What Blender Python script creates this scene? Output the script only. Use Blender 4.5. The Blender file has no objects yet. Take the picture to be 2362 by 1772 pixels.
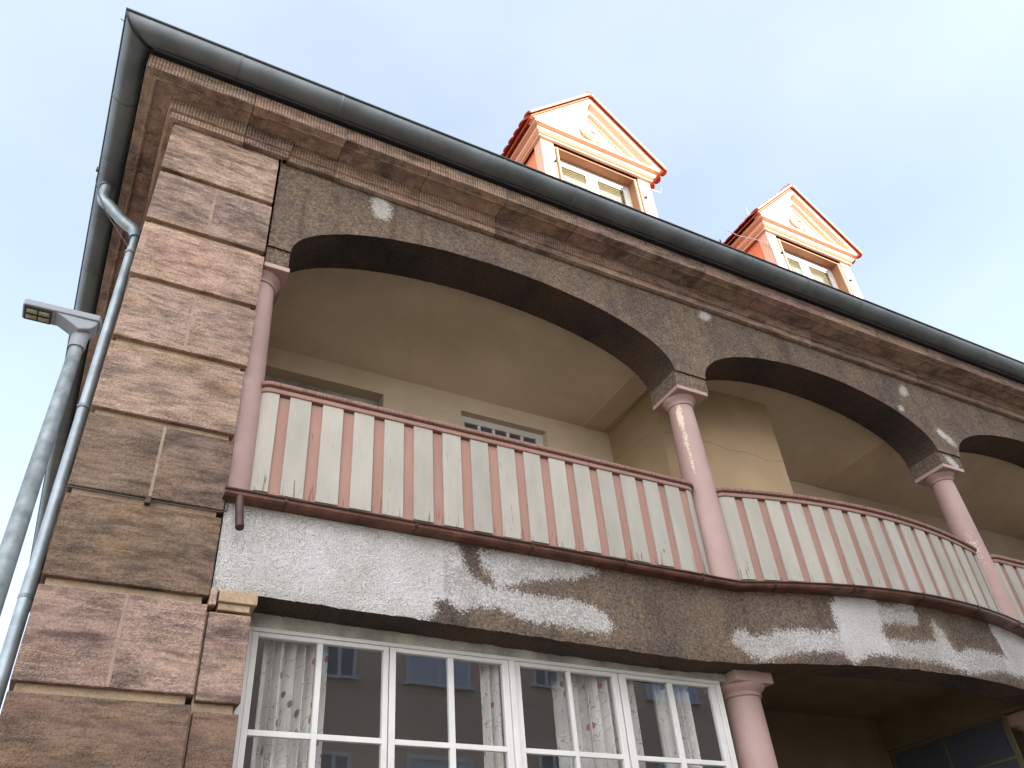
import bpy, bmesh, math, random
from mathutils import Vector, Matrix, noise
random.seed(7)
S = bpy.context.scene
COL = S.collection

# ------------------------------------------------------------------ camera
cam = bpy.data.cameras.new("camera"); camo = bpy.data.objects.new("camera", cam); COL.objects.link(camo)
cam.sensor_width = 36.0; cam.lens = 29.1525; cam.clip_start = 0.05; cam.clip_end = 2000
camo.matrix_world = Matrix(((0.88086663, -0.2382339, -0.40904595, 0.0),
                            (-0.46806717, -0.56727493, -0.67757825, 0.0),
                            (-0.0706194, 0.78831705, -0.61120302, 0.0),
                            (0, 0, 0, 1)))
# rows above are the world axes seen in camera space: world = R @ cam
Rr = ((0.88086663, -0.2382339, -0.40904595), (-0.46806717, -0.56727493, -0.67757825), (-0.0706194, 0.78831705, -0.61120302))
camo.matrix_world = Matrix(((Rr[0][0], Rr[0][1], Rr[0][2], 0.0), (Rr[1][0], Rr[1][1], Rr[1][2], -5.5), (Rr[2][0], Rr[2][1], Rr[2][2], 1.6), (0, 0, 0, 1)))
S.camera = camo

# ------------------------------------------------------------------ sky, sun, exposure
SUN_EL, SUN_AZ = 16.0, 142.0          # azimuth clockwise from +Y
w = bpy.data.worlds.new("World"); S.world = w; w.use_nodes = True
wt = w.node_tree; wn = wt.nodes; wl = wt.links
bg = wn["Background"]
sky = wn.new("ShaderNodeTexSky"); sky.sky_type = 'NISHITA'; sky.sun_disc = False
sky.sun_elevation = math.radians(SUN_EL); sky.sun_rotation = math.radians(SUN_AZ)
sky.air_density = 1.0; sky.dust_density = 1.6; sky.ozone_density = 1.2
# thin high cloud: soft white veils mixed over the clear sky
tc = wn.new("ShaderNodeTexCoord"); mp = wn.new("ShaderNodeMapping"); mp.inputs['Scale'].default_value = (1.2, 1.2, 2.2)
nz = wn.new("ShaderNodeTexNoise"); nz.inputs['Scale'].default_value = 1.6; nz.inputs['Detail'].default_value = 5; nz.inputs['Roughness'].default_value = 0.55
rp = wn.new("ShaderNodeValToRGB"); rp.color_ramp.elements[0].position = 0.30; rp.color_ramp.elements[0].color = (0.62, 0.62, 0.62, 1)
rp.color_ramp.elements[1].position = 0.66; rp.color_ramp.elements[1].color = (0.92, 0.92, 0.92, 1)
mx = wn.new("ShaderNodeMix"); mx.data_type = 'RGBA'
wl.new(tc.outputs['Generated'], mp.inputs['Vector']); wl.new(mp.outputs['Vector'], nz.inputs['Vector'])
wl.new(nz.outputs['Fac'], rp.inputs['Fac']); wl.new(rp.outputs['Color'], mx.inputs['Factor'])
# added glow in the unseen sky behind the camera brightens the shaded front
dt = wn.new("ShaderNodeVectorMath"); dt.operation = 'DOT_PRODUCT'; dt.inputs[1].default_value = (-0.35, -0.72, 0.60)
wl.new(tc.outputs['Generated'], dt.inputs[0])
m1 = wn.new("ShaderNodeMath"); m1.operation = 'MULTIPLY_ADD'; m1.inputs[1].default_value = 0.5; m1.inputs[2].default_value = 0.5; wl.new(dt.outputs['Value'], m1.inputs[0])
m2 = wn.new("ShaderNodeMath"); m2.operation = 'POWER'; m2.inputs[1].default_value = 6.0; wl.new(m1.outputs[0], m2.inputs[0])
# haze thickens and brightens towards the horizon
sz = wn.new("ShaderNodeSeparateXYZ"); wl.new(tc.outputs['Generated'], sz.inputs[0])
h1 = wn.new("ShaderNodeMath"); h1.operation = 'SUBTRACT'; h1.use_clamp = True; h1.inputs[0].default_value = 1.0; wl.new(sz.outputs['Z'], h1.inputs[1])
h2 = wn.new("ShaderNodeMath"); h2.operation = 'POWER'; h2.inputs[1].default_value = 1.6; wl.new(h1.outputs[0], h2.inputs[0])
h3 = wn.new("ShaderNodeMath"); h3.operation = 'MULTIPLY_ADD'; h3.inputs[1].default_value = 1.1; h3.inputs[2].default_value = 0.80; wl.new(h2.outputs[0], h3.inputs[0])
va = wn.new("ShaderNodeVectorMath"); va.operation = 'SCALE'; va.inputs[0].default_value = (1.78, 2.12, 2.60); wl.new(h3.outputs[0], va.inputs['Scale'])
vb = wn.new("ShaderNodeVectorMath"); vb.operation = 'SCALE'; vb.inputs[0].default_value = (11.0, 10.9, 10.9); wl.new(m2.outputs[0], vb.inputs['Scale'])
vs_ = wn.new("ShaderNodeVectorMath"); vs_.operation = 'ADD'; wl.new(va.outputs['Vector'], vs_.inputs[0]); wl.new(vb.outputs['Vector'], vs_.inputs[1])
wl.new(sky.outputs['Color'], mx.inputs['A']); wl.new(vs_.outputs['Vector'], mx.inputs['B'])
wl.new(mx.outputs['Result'], bg.inputs['Color']); bg.inputs['Strength'].default_value = 0.10
sl = bpy.data.lights.new("sun", 'SUN'); sl.energy = 3.7; sl.angle = math.radians(0.5); sl.color = (1.0, 0.95, 0.88)
so = bpy.data.objects.new("sun", sl); COL.objects.link(so)
_az, _el = math.radians(SUN_AZ), math.radians(SUN_EL)
sd = Vector((math.sin(_az) * math.cos(_el), math.cos(_az) * math.cos(_el), math.sin(_el)))
so.rotation_euler = sd.to_track_quat('Z', 'Y').to_euler()
S.view_settings.view_transform = 'Standard'; S.view_settings.look = 'None'; S.view_settings.gamma = 1.0
S.view_settings.exposure = 2.15
S.render.engine = 'CYCLES'
S.cycles.max_bounces = 8; S.cycles.diffuse_bounces = 4; S.cycles.transparent_max_bounces = 12

# ------------------------------------------------------------------ helpers
def lin(r, g, b):
    f = lambda c: (c / 12.92) if c <= 0.04045 else ((c + 0.055) / 1.055) ** 2.4
    return (f(r / 255), f(g / 255), f(b / 255), 1)

class MB:
    def __init__(s): s.v = []; s.f = []
    def add(s, vs, fs):
        o = len(s.v); s.v += [tuple(p) for p in vs]; s.f += [tuple(i + o for i in f) for f in fs]; return s
    def box(s, x0, x1, y0, y1, z0, z1):
        return s.add([(x0, y0, z0), (x1, y0, z0), (x1, y1, z0), (x0, y1, z0), (x0, y0, z1), (x1, y0, z1), (x1, y1, z1), (x0, y1, z1)],
                     [(0, 3, 2, 1), (4, 5, 6, 7), (0, 1, 5, 4), (1, 2, 6, 5), (2, 3, 7, 6), (3, 0, 4, 7)])
    def prism(s, poly, axis, a, b):
        """extrude 2D polygon; axis 'y': poly is (x,z) ; 'x': (y,z) ; 'z': (x,y)"""
        n = len(poly)
        def P(p, t):
            return {'y': (p[0], t, p[1]), 'x': (t, p[0], p[1]), 'z': (p[0], p[1], t)}[axis]
        vs = [P(p, a) for p in poly] + [P(p, b) for p in poly]
        return s.add(vs, [tuple(range(n))[::-1], tuple(range(n, 2 * n))] + [(i, (i + 1) % n, n + (i + 1) % n, n + i) for i in range(n)])
    def sweep(s, prof, path, closed_prof=True, caps=True):
        """prof: (offset, z) with offset along the left-hand outward normal in plan; path: (x,y[,zadd]) points"""
        rows = []
        n = len(path)
        for i, p in enumerate(path):
            p = Vector(p[:2])
            d0 = (p - Vector(path[i - 1][:2])).normalized() if i > 0 else None
            d1 = (Vector(path[i + 1][:2]) - p).normalized() if i < n - 1 else None
            if d0 is None: d0 = d1
            if d1 is None: d1 = d0
            n0 = Vector((d0.y, -d0.x)); n1 = Vector((d1.y, -d1.x))
            m = (n0 + n1); m.normalize(); k = 1.0 / max(0.3, m.dot(n0))
            rows.append([(p.x + m.x * k * o, p.y + m.y * k * o, z) for o, z in prof])
        m_ = len(prof); vs = [q for r in rows for q in r]; fs = []
        for i in range(n - 1):
            for j in range(m_ if closed_prof else m_ - 1):
                a = i * m_ + j; b = i * m_ + (j + 1) % m_
                fs.append((a, a + m_, b + m_, b))
        if caps and closed_prof:
            fs.append(tuple(range(m_))); fs.append(tuple((n - 1) * m_ + j for j in range(m_))[::-1])
        return s.add(vs, fs)
    def tube(s, pts, r, seg=10, caps=True):
        pts = [Vector(p) for p in pts]; n = len(pts); rows = []; up = None
        for i, p in enumerate(pts):
            d = (pts[min(i + 1, n - 1)] - pts[max(i - 1, 0)]).normalized()
            if up is None:
                up = Vector((0, 0, 1)) if abs(d.z) < 0.9 else Vector((1, 0, 0))
            a = d.cross(up).normalized(); up = a.cross(d).normalized()
            rr = r[i] if isinstance(r, (list, tuple)) else r
            rows += [p + a * rr * math.cos(t) + up * rr * math.sin(t) for t in [2 * math.pi * k / seg for k in range(seg)]]
        fs = [(i * seg + k, i * seg + (k + 1) % seg, (i + 1) * seg + (k + 1) % seg, (i + 1) * seg + k) for i in range(n - 1) for k in range(seg)]
        if caps: fs += [tuple(range(seg))[::-1], tuple((n - 1) * seg + k for k in range(seg))]
        return s.add(rows, fs)
    def lathe(s, prof, cx, cy, seg=32, a0=0, a1=2 * math.pi):
        full = abs(a1 - a0 - 2 * math.pi) < 1e-6
        cols = seg if full else seg + 1; m = len(prof)
        vs = [(cx + r * math.cos(a0 + (a1 - a0) * k / seg), cy + r * math.sin(a0 + (a1 - a0) * k / seg), z) for k in range(cols) for r, z in prof]
        fs = []
        for k in range(seg):
            k2 = (k + 1) % cols
            for j in range(m - 1): fs.append((k * m + j, k2 * m + j, k2 * m + j + 1, k * m + j + 1))
        return s.add(vs, fs)

def finish(name, mb, mat, parent=None, bevel=0, smooth=False, attr=None, recalc=True, fixloc=None):
    me = bpy.data.meshes.new(name)
    vs = mb.v
    if fixloc: vs = [(x - fixloc[0], y - fixloc[1], z - fixloc[2]) for x, y, z in vs]
    me.from_pydata(vs, [], mb.f)
    if attr:
        for k, vals in attr.items():
            a = me.attributes.new(k, 'FLOAT', 'POINT'); a.data.foreach_set('value', vals)
    if recalc:
        bm = bmesh.new(); bm.from_mesh(me); bmesh.ops.recalc_face_normals(bm, faces=bm.faces); bm.to_mesh(me); bm.free()
    me.materials.append(mat)
    o = bpy.data.objects.new(name, me); COL.objects.link(o)
    if parent: o.parent = parent
    if fixloc: o.location = fixloc
    if bevel:
        b = o.modifiers.new("bevel", 'BEVEL'); b.width = bevel; b.segments = 2; b.limit_method = 'ANGLE'; b.angle_limit = math.radians(50)
        b.harden_normals = False
    if smooth:
        me.polygons.foreach_set('use_smooth', [True] * len(me.polygons))
        try: me.set_sharp_from_angle(angle=math.radians(38))
        except Exception: pass
    return o

def empty(name, loc, label=None, cat=None, group=None, parent=None):
    o = bpy.data.objects.new(name, None); COL.objects.link(o); o.location = loc
    if parent: o.parent = parent
    tag(o, label, cat, group); return o
def tag(o, label=None, cat=None, group=None, kind=None):
    if label: o['label'] = label
    if cat: o['category'] = cat
    if group: o['group'] = group
    if kind: o['kind'] = kind
    return o

# ------------------------------------------------------------------ materials
def mat_new(name):
    m = bpy.data.materials.new(name); m.use_nodes = True
    nt = m.node_tree; return m, nt, nt.nodes, nt.links, nt.nodes['Principled BSDF']
def N(nodes, typ, **kw):
    n = nodes.new(typ)
    for k, v in kw.items():
        if k in n.inputs.keys(): n.inputs[k].default_value = v
        else: setattr(n, k, v)
    return n
def coords(nodes, links, scale=(1, 1, 1), rnd=0.0):
    t = nodes.new('ShaderNodeTexCoord'); m = nodes.new('ShaderNodeMapping'); m.inputs['Scale'].default_value = scale
    if rnd:
        oi = nodes.new('ShaderNodeObjectInfo'); cb = nodes.new('ShaderNodeCombineXYZ'); ml = N(nodes, 'ShaderNodeMath', operation='MULTIPLY'); ml.inputs[1].default_value = rnd
        links.new(oi.outputs['Random'], ml.inputs[0])
        for k in range(3): links.new(ml.outputs[0], cb.inputs[k])
        ad = N(nodes, 'ShaderNodeVectorMath', operation='ADD'); links.new(t.outputs['Object'], ad.inputs[0]); links.new(cb.outputs[0], ad.inputs[1])
        links.new(ad.outputs[0], m.inputs['Vector'])
    else: links.new(t.outputs['Object'], m.inputs['Vector'])
    return m.outputs['Vector']
def tex_noise(nodes, links, vec, scale, detail=4, rough=0.5, dist=0.0):
    n = N(nodes, 'ShaderNodeTexNoise', Scale=scale, Detail=detail, Roughness=rough, Distortion=dist); links.new(vec, n.inputs['Vector']); return n.outputs['Fac']
def ramp(nodes, links, fac, stops, interp='LINEAR'):
    r = nodes.new('ShaderNodeValToRGB'); cr = r.color_ramp; cr.interpolation = interp
    while len(cr.elements) < len(stops): cr.elements.new(0.5)
    for e, (p, c) in zip(cr.elements, stops):
        e.position = p; e.color = c if len(c) == 4 else (*c, 1)
    links.new(fac, r.inputs['Fac']); return r.outputs['Color']
def g(v): return (v, v, v, 1)
def mixc(nodes, links, fac, a, b, mode='MIX'):
    m = N(nodes, 'ShaderNodeMix', data_type='RGBA', blend_type=mode)
    for s, v in (('Factor', fac), ('A', a), ('B', b)):
        if hasattr(v, 'is_output') or isinstance(v, bpy.types.NodeSocket): links.new(v, m.inputs[s])
        elif s == 'Factor': m.inputs[s].default_value = v
        else: m.inputs[s].default_value = v
    return m.outputs['Result']
def bump(nodes, links, bs, height, dist=0.01, strength=1.0, prev=None):
    b = N(nodes, 'ShaderNodeBump', Strength=strength, Distance=dist); links.new(height, b.inputs['Height'])
    if prev: links.new(prev, b.inputs['Normal'])
    links.new(b.outputs['Normal'], bs.inputs['Normal']); return b.outputs['Normal']
def mathn(nodes, links, op, a, b=None, c=None):
    m = N(nodes, 'ShaderNodeMath', operation=op)
    for i, v in enumerate((a, b, c)):
        if v is None: continue
        if isinstance(v, bpy.types.NodeSocket): links.new(v, m.inputs[i])
        else: m.inputs[i].default_value = v
    return m.outputs[0]

def sandstone(name, tooled=None, base=None):
    """layered pink-brown sandstone; tooled = 'x' or 'y' adds combed vertical tooling across that axis"""
    m, nt, n, l, bs = mat_new(name)
    c1 = coords(n, l, (1, 1, 6), rnd=37.0)
    strata = tex_noise(n, l, c1, 2.6, 7, 0.62, 0.5)
    col = ramp(n, l, strata, [(0.30, lin(134, 124, 120)), (0.42, lin(174, 162, 155)), (0.50, lin(195, 182, 173)), (0.58, lin(178, 164, 160)), (0.70, lin(148, 140, 137))])
    c2 = coords(n, l, (1, 1, 3.4), rnd=91.0)
    soot = tex_noise(n, l, c2, 2.3, 10, 0.74)
    sf = ramp(n, l, soot, [(0.46, g(0)), (0.62, g(0.85))])
    oi = n.new('ShaderNodeObjectInfo')
    sf2 = mixc(n, l, 1.0, sf, ramp(n, l, oi.outputs['Random'], [(0, g(0.45)), (1, g(1))]), 'MULTIPLY')
    col = mixc(n, l, sf2, col, lin(92, 82, 78))
    tint = ramp(n, l, oi.outputs['Random'], [(0, lin(240, 228, 212)), (0.3, lin(248, 236, 226)), (0.55, lin(232, 225, 212)), (0.8, lin(244, 230, 226)), (1, lin(226, 219, 210))])
    col = mixc(n, l, 0.65, col, tint, 'MULTIPLY')
    c3 = coords(n, l, (1, 1, 1), rnd=11.0)
    grain = tex_noise(n, l, c3, 58, 4, 0.8)
    col = mixc(n, l, 0.8, col, ramp(n, l, grain, [(0.35, g(0.5)), (0.5, g(1.0)), (0.68, g(1.35))]), 'MULTIPLY')
    rust = tex_noise(n, l, coords(n, l, (1, 1, 9), rnd=53.0), 5.0, 5, 0.6)
    col = mixc(n, l, ramp(n, l, rust, [(0.62, g(0)), (0.72, g(0.5))]), col, lin(160, 116, 92))
    col = mixc(n, l, 1.0, col, oi.outputs['Color'], 'MULTIPLY')
    hue = tex_noise(n, l, coords(n, l, (1, 1, 3), rnd=67.0), 1.7, 4, 0.6)
    col = mixc(n, l, 0.9, col, ramp(n, l, hue, [(0.32, lin(255, 232, 226)), (0.5, lin(255, 244, 234)), (0.66, lin(255, 235, 210))]), 'MULTIPLY')
    blk = tex_noise(n, l, coords(n, l, (1, 1, 5), rnd=77.0), 7.0, 6, 0.75)
    col = mixc(n, l, mathn(n, l, 'MULTIPLY', ramp(n, l, blk, [(0.52, g(0)), (0.64, g(0.75))]), ramp(n, l, soot, [(0.4, g(0.25)), (0.6, g(1))])), col, lin(88, 76, 74))
    l.new(col, bs.inputs['Base Color']); bs.inputs['Roughness'].default_value = 0.92; bs.inputs['Specular IOR Level'].default_value = 0.25
    if tooled:
        wv = N(n, 'ShaderNodeTexWave', wave_type='BANDS', bands_direction='X' if tooled == 'x' else 'Y', wave_profile='SIN', Scale=10.5, Distortion=0.35)
        wv.inputs['Detail'].default_value = 2; wv.inputs['Detail Scale'].default_value = 3
        t = n.new('ShaderNodeTexCoord'); l.new(t.outputs['Object'], wv.inputs['Vector'])
        ge = n.new('ShaderNodeNewGeometry'); sn = n.new('ShaderNodeSeparateXYZ'); l.new(ge.outputs['True Normal'], sn.inputs[0])
        vert = mathn(n, l, 'LESS_THAN', mathn(n, l, 'ABSOLUTE', sn.outputs['Z']), 0.6)
        hb = bump(n, l, bs, mathn(n, l, 'MULTIPLY', wv.outputs['Fac'], vert), 0.012, 0.9)
        dk = mixc(n, l, mathn(n, l, 'MULTIPLY', vert, 0.6), col, ramp(n, l, wv.outputs['Fac'], [(0.0, g(0.35)), (0.5, g(1.0))]), 'MULTIPLY'); l.new(dk, bs.inputs['Base Color'])
        bump(n, l, bs, grain, 0.004, 0.8, hb)
    else:
        vo = N(n, 'ShaderNodeTexVoronoi', Scale=105.0); l.new(c3, vo.inputs['Vector'])
        pk = tex_noise(n, l, c3, 3.0, 2)
        h1 = mathn(n, l, 'MULTIPLY', vo.outputs['Distance'], ramp(n, l, pk, [(0.4, g(0.2)), (0.6, g(1))]))
        hb = bump(n, l, bs, h1, 0.012, 0.9)
        hb = bump(n, l, bs, grain, 0.006, 0.9, hb)
        bump(n, l, bs, tex_noise(n, l, coords(n, l, (1, 1, 14), rnd=37.0), 6, 6, 0.7), 0.006, 0.5, hb)
    return m
M_stone = sandstone("sandstone")
M_tool_x = sandstone("sandstone_tooled_front", 'x')
M_tool_y = sandstone("sandstone_tooled_side", 'y')

def roughcast(name, painted):
    m, nt, n, l, bs = mat_new(name)
    c = coords(n, l)
    big = tex_noise(n, l, c, 1.4, 8, 0.7)
    col = ramp(n, l, big, [(0.3, lin(108, 94, 88)), (0.45, lin(128, 110, 98)), (0.58, lin(142, 121, 101)), (0.7, lin(112, 98, 92))])
    fine = tex_noise(n, l, c, 38, 4, 0.8)
    col = mixc(n, l, 0.95, col, ramp(n, l, fine, [(0.32, g(0.3)), (0.5, g(0.88)), (0.68, g(1.6))]), 'MULTIPLY')
    vo = N(n, 'ShaderNodeTexVoronoi', Scale=85.0); l.new(c, vo.inputs['Vector'])
    # pale grit showing here and there
    sp = mathn(n, l, 'LESS_THAN', vo.outputs['Distance'], 0.13)
    spn = tex_noise(n, l, c, 3.5, 3)
    sp2 = mathn(n, l, 'MULTIPLY', sp, ramp(n, l, spn, [(0.5, g(0)), (0.68, g(0.9))]))
    col = mixc(n, l, sp2, col, lin(205, 195, 180))
    stk = tex_noise(n, l, coords(n, l, (1, 1, 0.12)), 3.2, 6, 0.65)
    col = mixc(n, l, ramp(n, l, stk, [(0.5, g(0)), (0.68, g(0.5))]), col, lin(66, 56, 50))
    if painted:
        at = n.new('ShaderNodeAttribute'); at.attribute_name = 'paint'
        e1 = tex_noise(n, l, c, 9, 5, 0.6); e2 = tex_noise(n, l, c, 55, 3, 0.7)
        s1 = mathn(n, l, 'MULTIPLY_ADD', e1, 0.09, -0.045)
        s2 = mathn(n, l, 'MULTIPLY_ADD', e2, 0.26, -0.13)
        sd_ = mathn(n, l, 'ADD', mathn(n, l, 'ADD', at.outputs['Fac'], s1), s2)
        mk = n.new('ShaderNodeMapRange'); mk.inputs['From Min'].default_value = -0.022; mk.inputs['From Max'].default_value = 0.012
        l.new(sd_, mk.inputs['Value'])
        st = n.new('ShaderNodeAttribute'); st.attribute_name = 'thin'
        thin = ramp(n, l, tex_noise(n, l, c, 48, 4, 0.75), [(0.44, g(0)), (0.54, g(1))])
        thinm = mathn(n, l, 'MULTIPLY', st.outputs['Fac'], thin)
        keep = mathn(n, l, 'SUBTRACT', 1.0, thinm)
        fac = mathn(n, l, 'MULTIPLY', mk.outputs['Result'], keep)
        pc = mixc(n, l, ramp(n, l, tex_noise(n, l, c, 2.2, 4), [(0.4, g(0)), (0.62, g(0.8))]), lin(230, 224, 220), lin(206, 199, 188))
        pc = mixc(n, l, 0.35, pc, ramp(n, l, fine, [(0.3, g(0.55)), (0.55, g(1.05))]), 'MULTIPLY')
        col = mixc(n, l, fac, col, pc)
    l.new(col, bs.inputs['Base Color']); bs.inputs['Roughness'].default_value = 0.95; bs.inputs['Specular IOR Level'].default_value = 0.2
    hb = bump(n, l, bs, tex_noise(n, l, c, 32, 5, 0.75), 0.045, 1.0)
    bump(n, l, bs, vo.outputs['Distance'], 0.012, 0.8, hb)
    return m
M_rough = roughcast("roughcast", True)
M_rough_dark = roughcast("roughcast_plain", False)
def soffit_roughcast():
    m, nt, n, l, bs = mat_new("soffit_roughcast")
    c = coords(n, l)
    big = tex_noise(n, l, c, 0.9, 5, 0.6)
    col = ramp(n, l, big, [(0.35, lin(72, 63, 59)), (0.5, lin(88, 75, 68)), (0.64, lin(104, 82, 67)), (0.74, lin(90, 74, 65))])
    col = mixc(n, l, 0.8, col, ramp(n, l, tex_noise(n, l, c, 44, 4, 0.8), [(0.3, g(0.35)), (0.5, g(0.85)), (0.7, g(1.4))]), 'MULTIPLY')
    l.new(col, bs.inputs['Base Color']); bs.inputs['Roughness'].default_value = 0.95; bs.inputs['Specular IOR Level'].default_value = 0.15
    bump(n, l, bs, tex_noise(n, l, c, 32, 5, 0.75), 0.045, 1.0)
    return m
M_soffit = soffit_roughcast()  # darker roughcast for the undersides of the arches and the floor band

def plain(name, rgb, rough=0.6, var=0.12, scale=3.0, metal=0.0, bmp=0.0, bscale=40, spec=0.4, rnd=5.0, stretch=(1, 1, 1), fine=0.0):
    m, nt, n, l, bs = mat_new(name)
    c = coords(n, l, stretch, rnd=rnd)
    a = tex_noise(n, l, c, scale, 5, 0.6)
    col = mixc(n, l, 1.0, rgb, ramp(n, l, a, [(0.3, g(1 - var * 2)), (0.7, g(1 + var))]), 'MULTIPLY')
    if fine: col = mixc(n, l, fine, col, ramp(n, l, tex_noise(n, l, c, 70, 3, 0.7), [(0.35, g(0.4)), (0.6, g(1.2))]), 'MULTIPLY')
    l.new(col, bs.inputs['Base Color']); bs.inputs['Roughness'].default_value = rough; bs.inputs['Metallic'].default_value = metal
    bs.inputs['Specular IOR Level'].default_value = spec
    if bmp: bump(n, l, bs, tex_noise(n, l, c, bscale, 4, 0.6), bmp, 1.0)
    return m

def paint_wood(name, rgb, crack_rgb, zlo=4.95, zhi=5.95, amount=0.5):
    """painted softwood, paint flaking along the grain, most at the foot of the board"""
    m, nt, n, l, bs = mat_new(name)
    c = coords(n, l, (1, 1, 0.06), rnd=23.0); cs = coords(n, l, (1, 1, 0.35), rnd=41.0)
    gr = tex_noise(n, l, c, 60, 4, 0.6)
    blot = tex_noise(n, l, cs, 4.0, 4, 0.6)
    base = mixc(n, l, 1.0, rgb, ramp(n, l, blot, [(0.3, g(0.86)), (0.7, g(1.06))]), 'MULTIPLY')
    oi = n.new('ShaderNodeObjectInfo')
    base = mixc(n, l, 1.0, base, ramp(n, l, oi.outputs['Random'], [(0, g(0.88)), (1, g(1.06))]), 'MULTIPLY')
    t = n.new('ShaderNodeTexCoord'); sx = n.new('ShaderNodeSeparateXYZ'); l.new(t.outputs['Object'], sx.inputs[0])
    hz = n.new('ShaderNodeMapRange'); hz.inputs['From Min'].default_value = zlo + 0.35; hz.inputs['From Max'].default_value = zlo; l.new(sx.outputs['Z'], hz.inputs['Value'])
    thr = mathn(n, l, 'MULTIPLY_ADD', hz.outputs['Result'], -0.10, 0.735 - 0.05 * amount)
    patch = tex_noise(n, l, cs, 7.0, 3)
    thr2 = mathn(n, l, 'SUBTRACT', thr, mathn(n, l, 'MULTIPLY_ADD', patch, 0.16, -0.08))
    crack = mathn(n, l, 'GREATER_THAN', gr, thr2)
    knot = N(n, 'ShaderNodeTexVoronoi', Scale=2.3); l.new(cs, knot.inputs['Vector'])
    kf = mathn(n, l, 'LESS_THAN', knot.outputs['Distance'], 0.022)
    col = mixc(n, l, mathn(n, l, 'MULTIPLY', crack, 0.75), base, crack_rgb)
    col = mixc(n, l, mathn(n, l, 'MULTIPLY', kf, 0.8), col, crack_rgb)
    l.new(col, bs.inputs['Base Color']); bs.inputs['Roughness'].default_value = 0.72; bs.inputs['Specular IOR Level'].default_value = 0.3
    bump(n, l, bs, gr, 0.003, 0.7)
    return m
M_board = paint_wood("pale_board_paint", lin(168, 161, 149), lin(96, 80, 64), 4.97)
M_pinkwood = paint_wood("pink_wood_paint", lin(156, 119, 106), lin(120, 74, 58), 4.97, amount=0.9)
M_rail = paint_wood("worn_pink_rail", lin(144, 108, 97), lin(92, 66, 54), 5.99, amount=1.6)
M_column = plain("pink_column_paint", lin(192, 146, 134), 0.6, 0.07, 2.5, bmp=0.002, bscale=60, fine=0.12)
def column_paint(name):
    m, nt, n, l, bs = mat_new(name)
    c = coords(n, l, (1, 1, 1), rnd=9.0)
    col = mixc(n, l, 1.0, lin(168, 138, 129), ramp(n, l, tex_noise(n, l, c, 2.2, 5, 0.6), [(0.3, g(0.84)), (0.7, g(1.06))]), 'MULTIPLY')
    at = n.new('ShaderNodeAttribute'); at.attribute_name = 'flake'
    fl = mathn(n, l, 'ADD', at.outputs['Fac'], mathn(n, l, 'MULTIPLY_ADD', tex_noise(n, l, c, 52, 4, 0.75), 3.0, -1.5))
    col = mixc(n, l, mathn(n, l, 'GREATER_THAN', fl, 0.42), col, lin(214, 196, 170))
    vo = N(n, 'ShaderNodeTexVoronoi', Scale=22.0); l.new(c, vo.inputs['Vector'])
    col = mixc(n, l, mathn(n, l, 'MULTIPLY', mathn(n, l, 'LESS_THAN', vo.outputs['Distance'], 0.07), 0.6), col, lin(150, 96, 92))
    l.new(col, bs.inputs['Base Color']); bs.inputs['Roughness'].default_value = 0.62
    bump(n, l, bs, tex_noise(n, l, c, 55, 3), 0.003, 0.6)
    return m
M_column = column_paint("pink_column_paint")
M_zinc = plain("weathered_zinc", lin(112, 117, 119), 0.5, 0.16, 2.2, metal=0.45, bmp=0.0015, bscale=9)
M_zinc_bright = plain("galvanised_pipe", lin(150, 158, 162), 0.52, 0.14, 6, metal=0.6, bmp=0.0008, bscale=20)
M_galv = plain("galvanised_post", lin(136, 143, 144), 0.6, 0.22, 14, metal=0.45, bmp=0.001, bscale=30)
M_lamp = plain("lamp_grey_coat", lin(140, 142, 146), 0.5, 0.03, 5)
M_lamp_dark = plain("lamp_dark", lin(38, 36, 34), 0.4, 0.05, 5)
M_lens = plain("lamp_lens", lin(170, 160, 130), 0.2, 0.2, 30)
M_copper = plain("aged_copper", lin(112, 74, 62), 0.45, 0.32, 4.5, metal=0.35, bmp=0.002, bscale=18, fine=0.25)
M_copper_dark = plain("dark_copper", lin(74, 54, 48), 0.5, 0.25, 6, metal=0.3, bmp=0.001)
M_cream = plain("cream_plaster", lin(202, 184, 156), 0.9, 0.10, 0.9, bmp=0.002, bscale=50, spec=0.2, rnd=0)
M_ochre = plain("ochre_plaster", lin(168, 144, 108), 0.9, 0.10, 0.9, bmp=0.002, bscale=50, spec=0.2, rnd=0)
def stained_plaster(name, rgb):
    m, nt, n, l, bs = mat_new(name); c = coords(n, l)
    col = mixc(n, l, 1.0, rgb, ramp(n, l, tex_noise(n, l, c, 0.9, 6, 0.62), [(0.3, g(0.80)), (0.7, g(1.06))]), 'MULTIPLY')
    d = tex_noise(n, l, c, 1.6, 8, 0.7, 0.4)
    col = mixc(n, l, ramp(n, l, d, [(0.54, g(0)), (0.74, g(0.16))]), col, lin(112, 88, 62))
    l.new(col, bs.inputs['Base Color']); bs.inputs['Roughness'].default_value = 0.92; bs.inputs['Specular IOR Level'].default_value = 0.2
    bump(n, l, bs, tex_noise(n, l, c, 22, 5, 0.7), 0.004, 0.8); return m
M_cream = stained_plaster("cream_plaster", lin(206, 187, 162)); M_ochre = stained_plaster("ochre_plaster", lin(170, 146, 114))
M_brownplaster = plain("loggia_plaster", lin(120, 104, 80), 0.9, 0.12, 0.9, bmp=0.002, spec=0.2, rnd=0)
M_yellowstone = plain("yellow_stone", lin(172, 148, 120), 0.9, 0.14, 8, bmp=0.003, bscale=60, fine=0.4)
M_mortar = plain("mortar", lin(148, 128, 112), 0.95, 0.12, 8, bmp=0.004, bscale=60, fine=0.3)
M_white = plain("white_window_paint", lin(210, 206, 200), 0.45, 0.05, 3, bmp=0.0008, bscale=30)
M_whitegrime = plain("grimy_lintel", lin(168, 164, 152), 0.85, 0.25, 4, bmp=0.002, fine=0.3)
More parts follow.
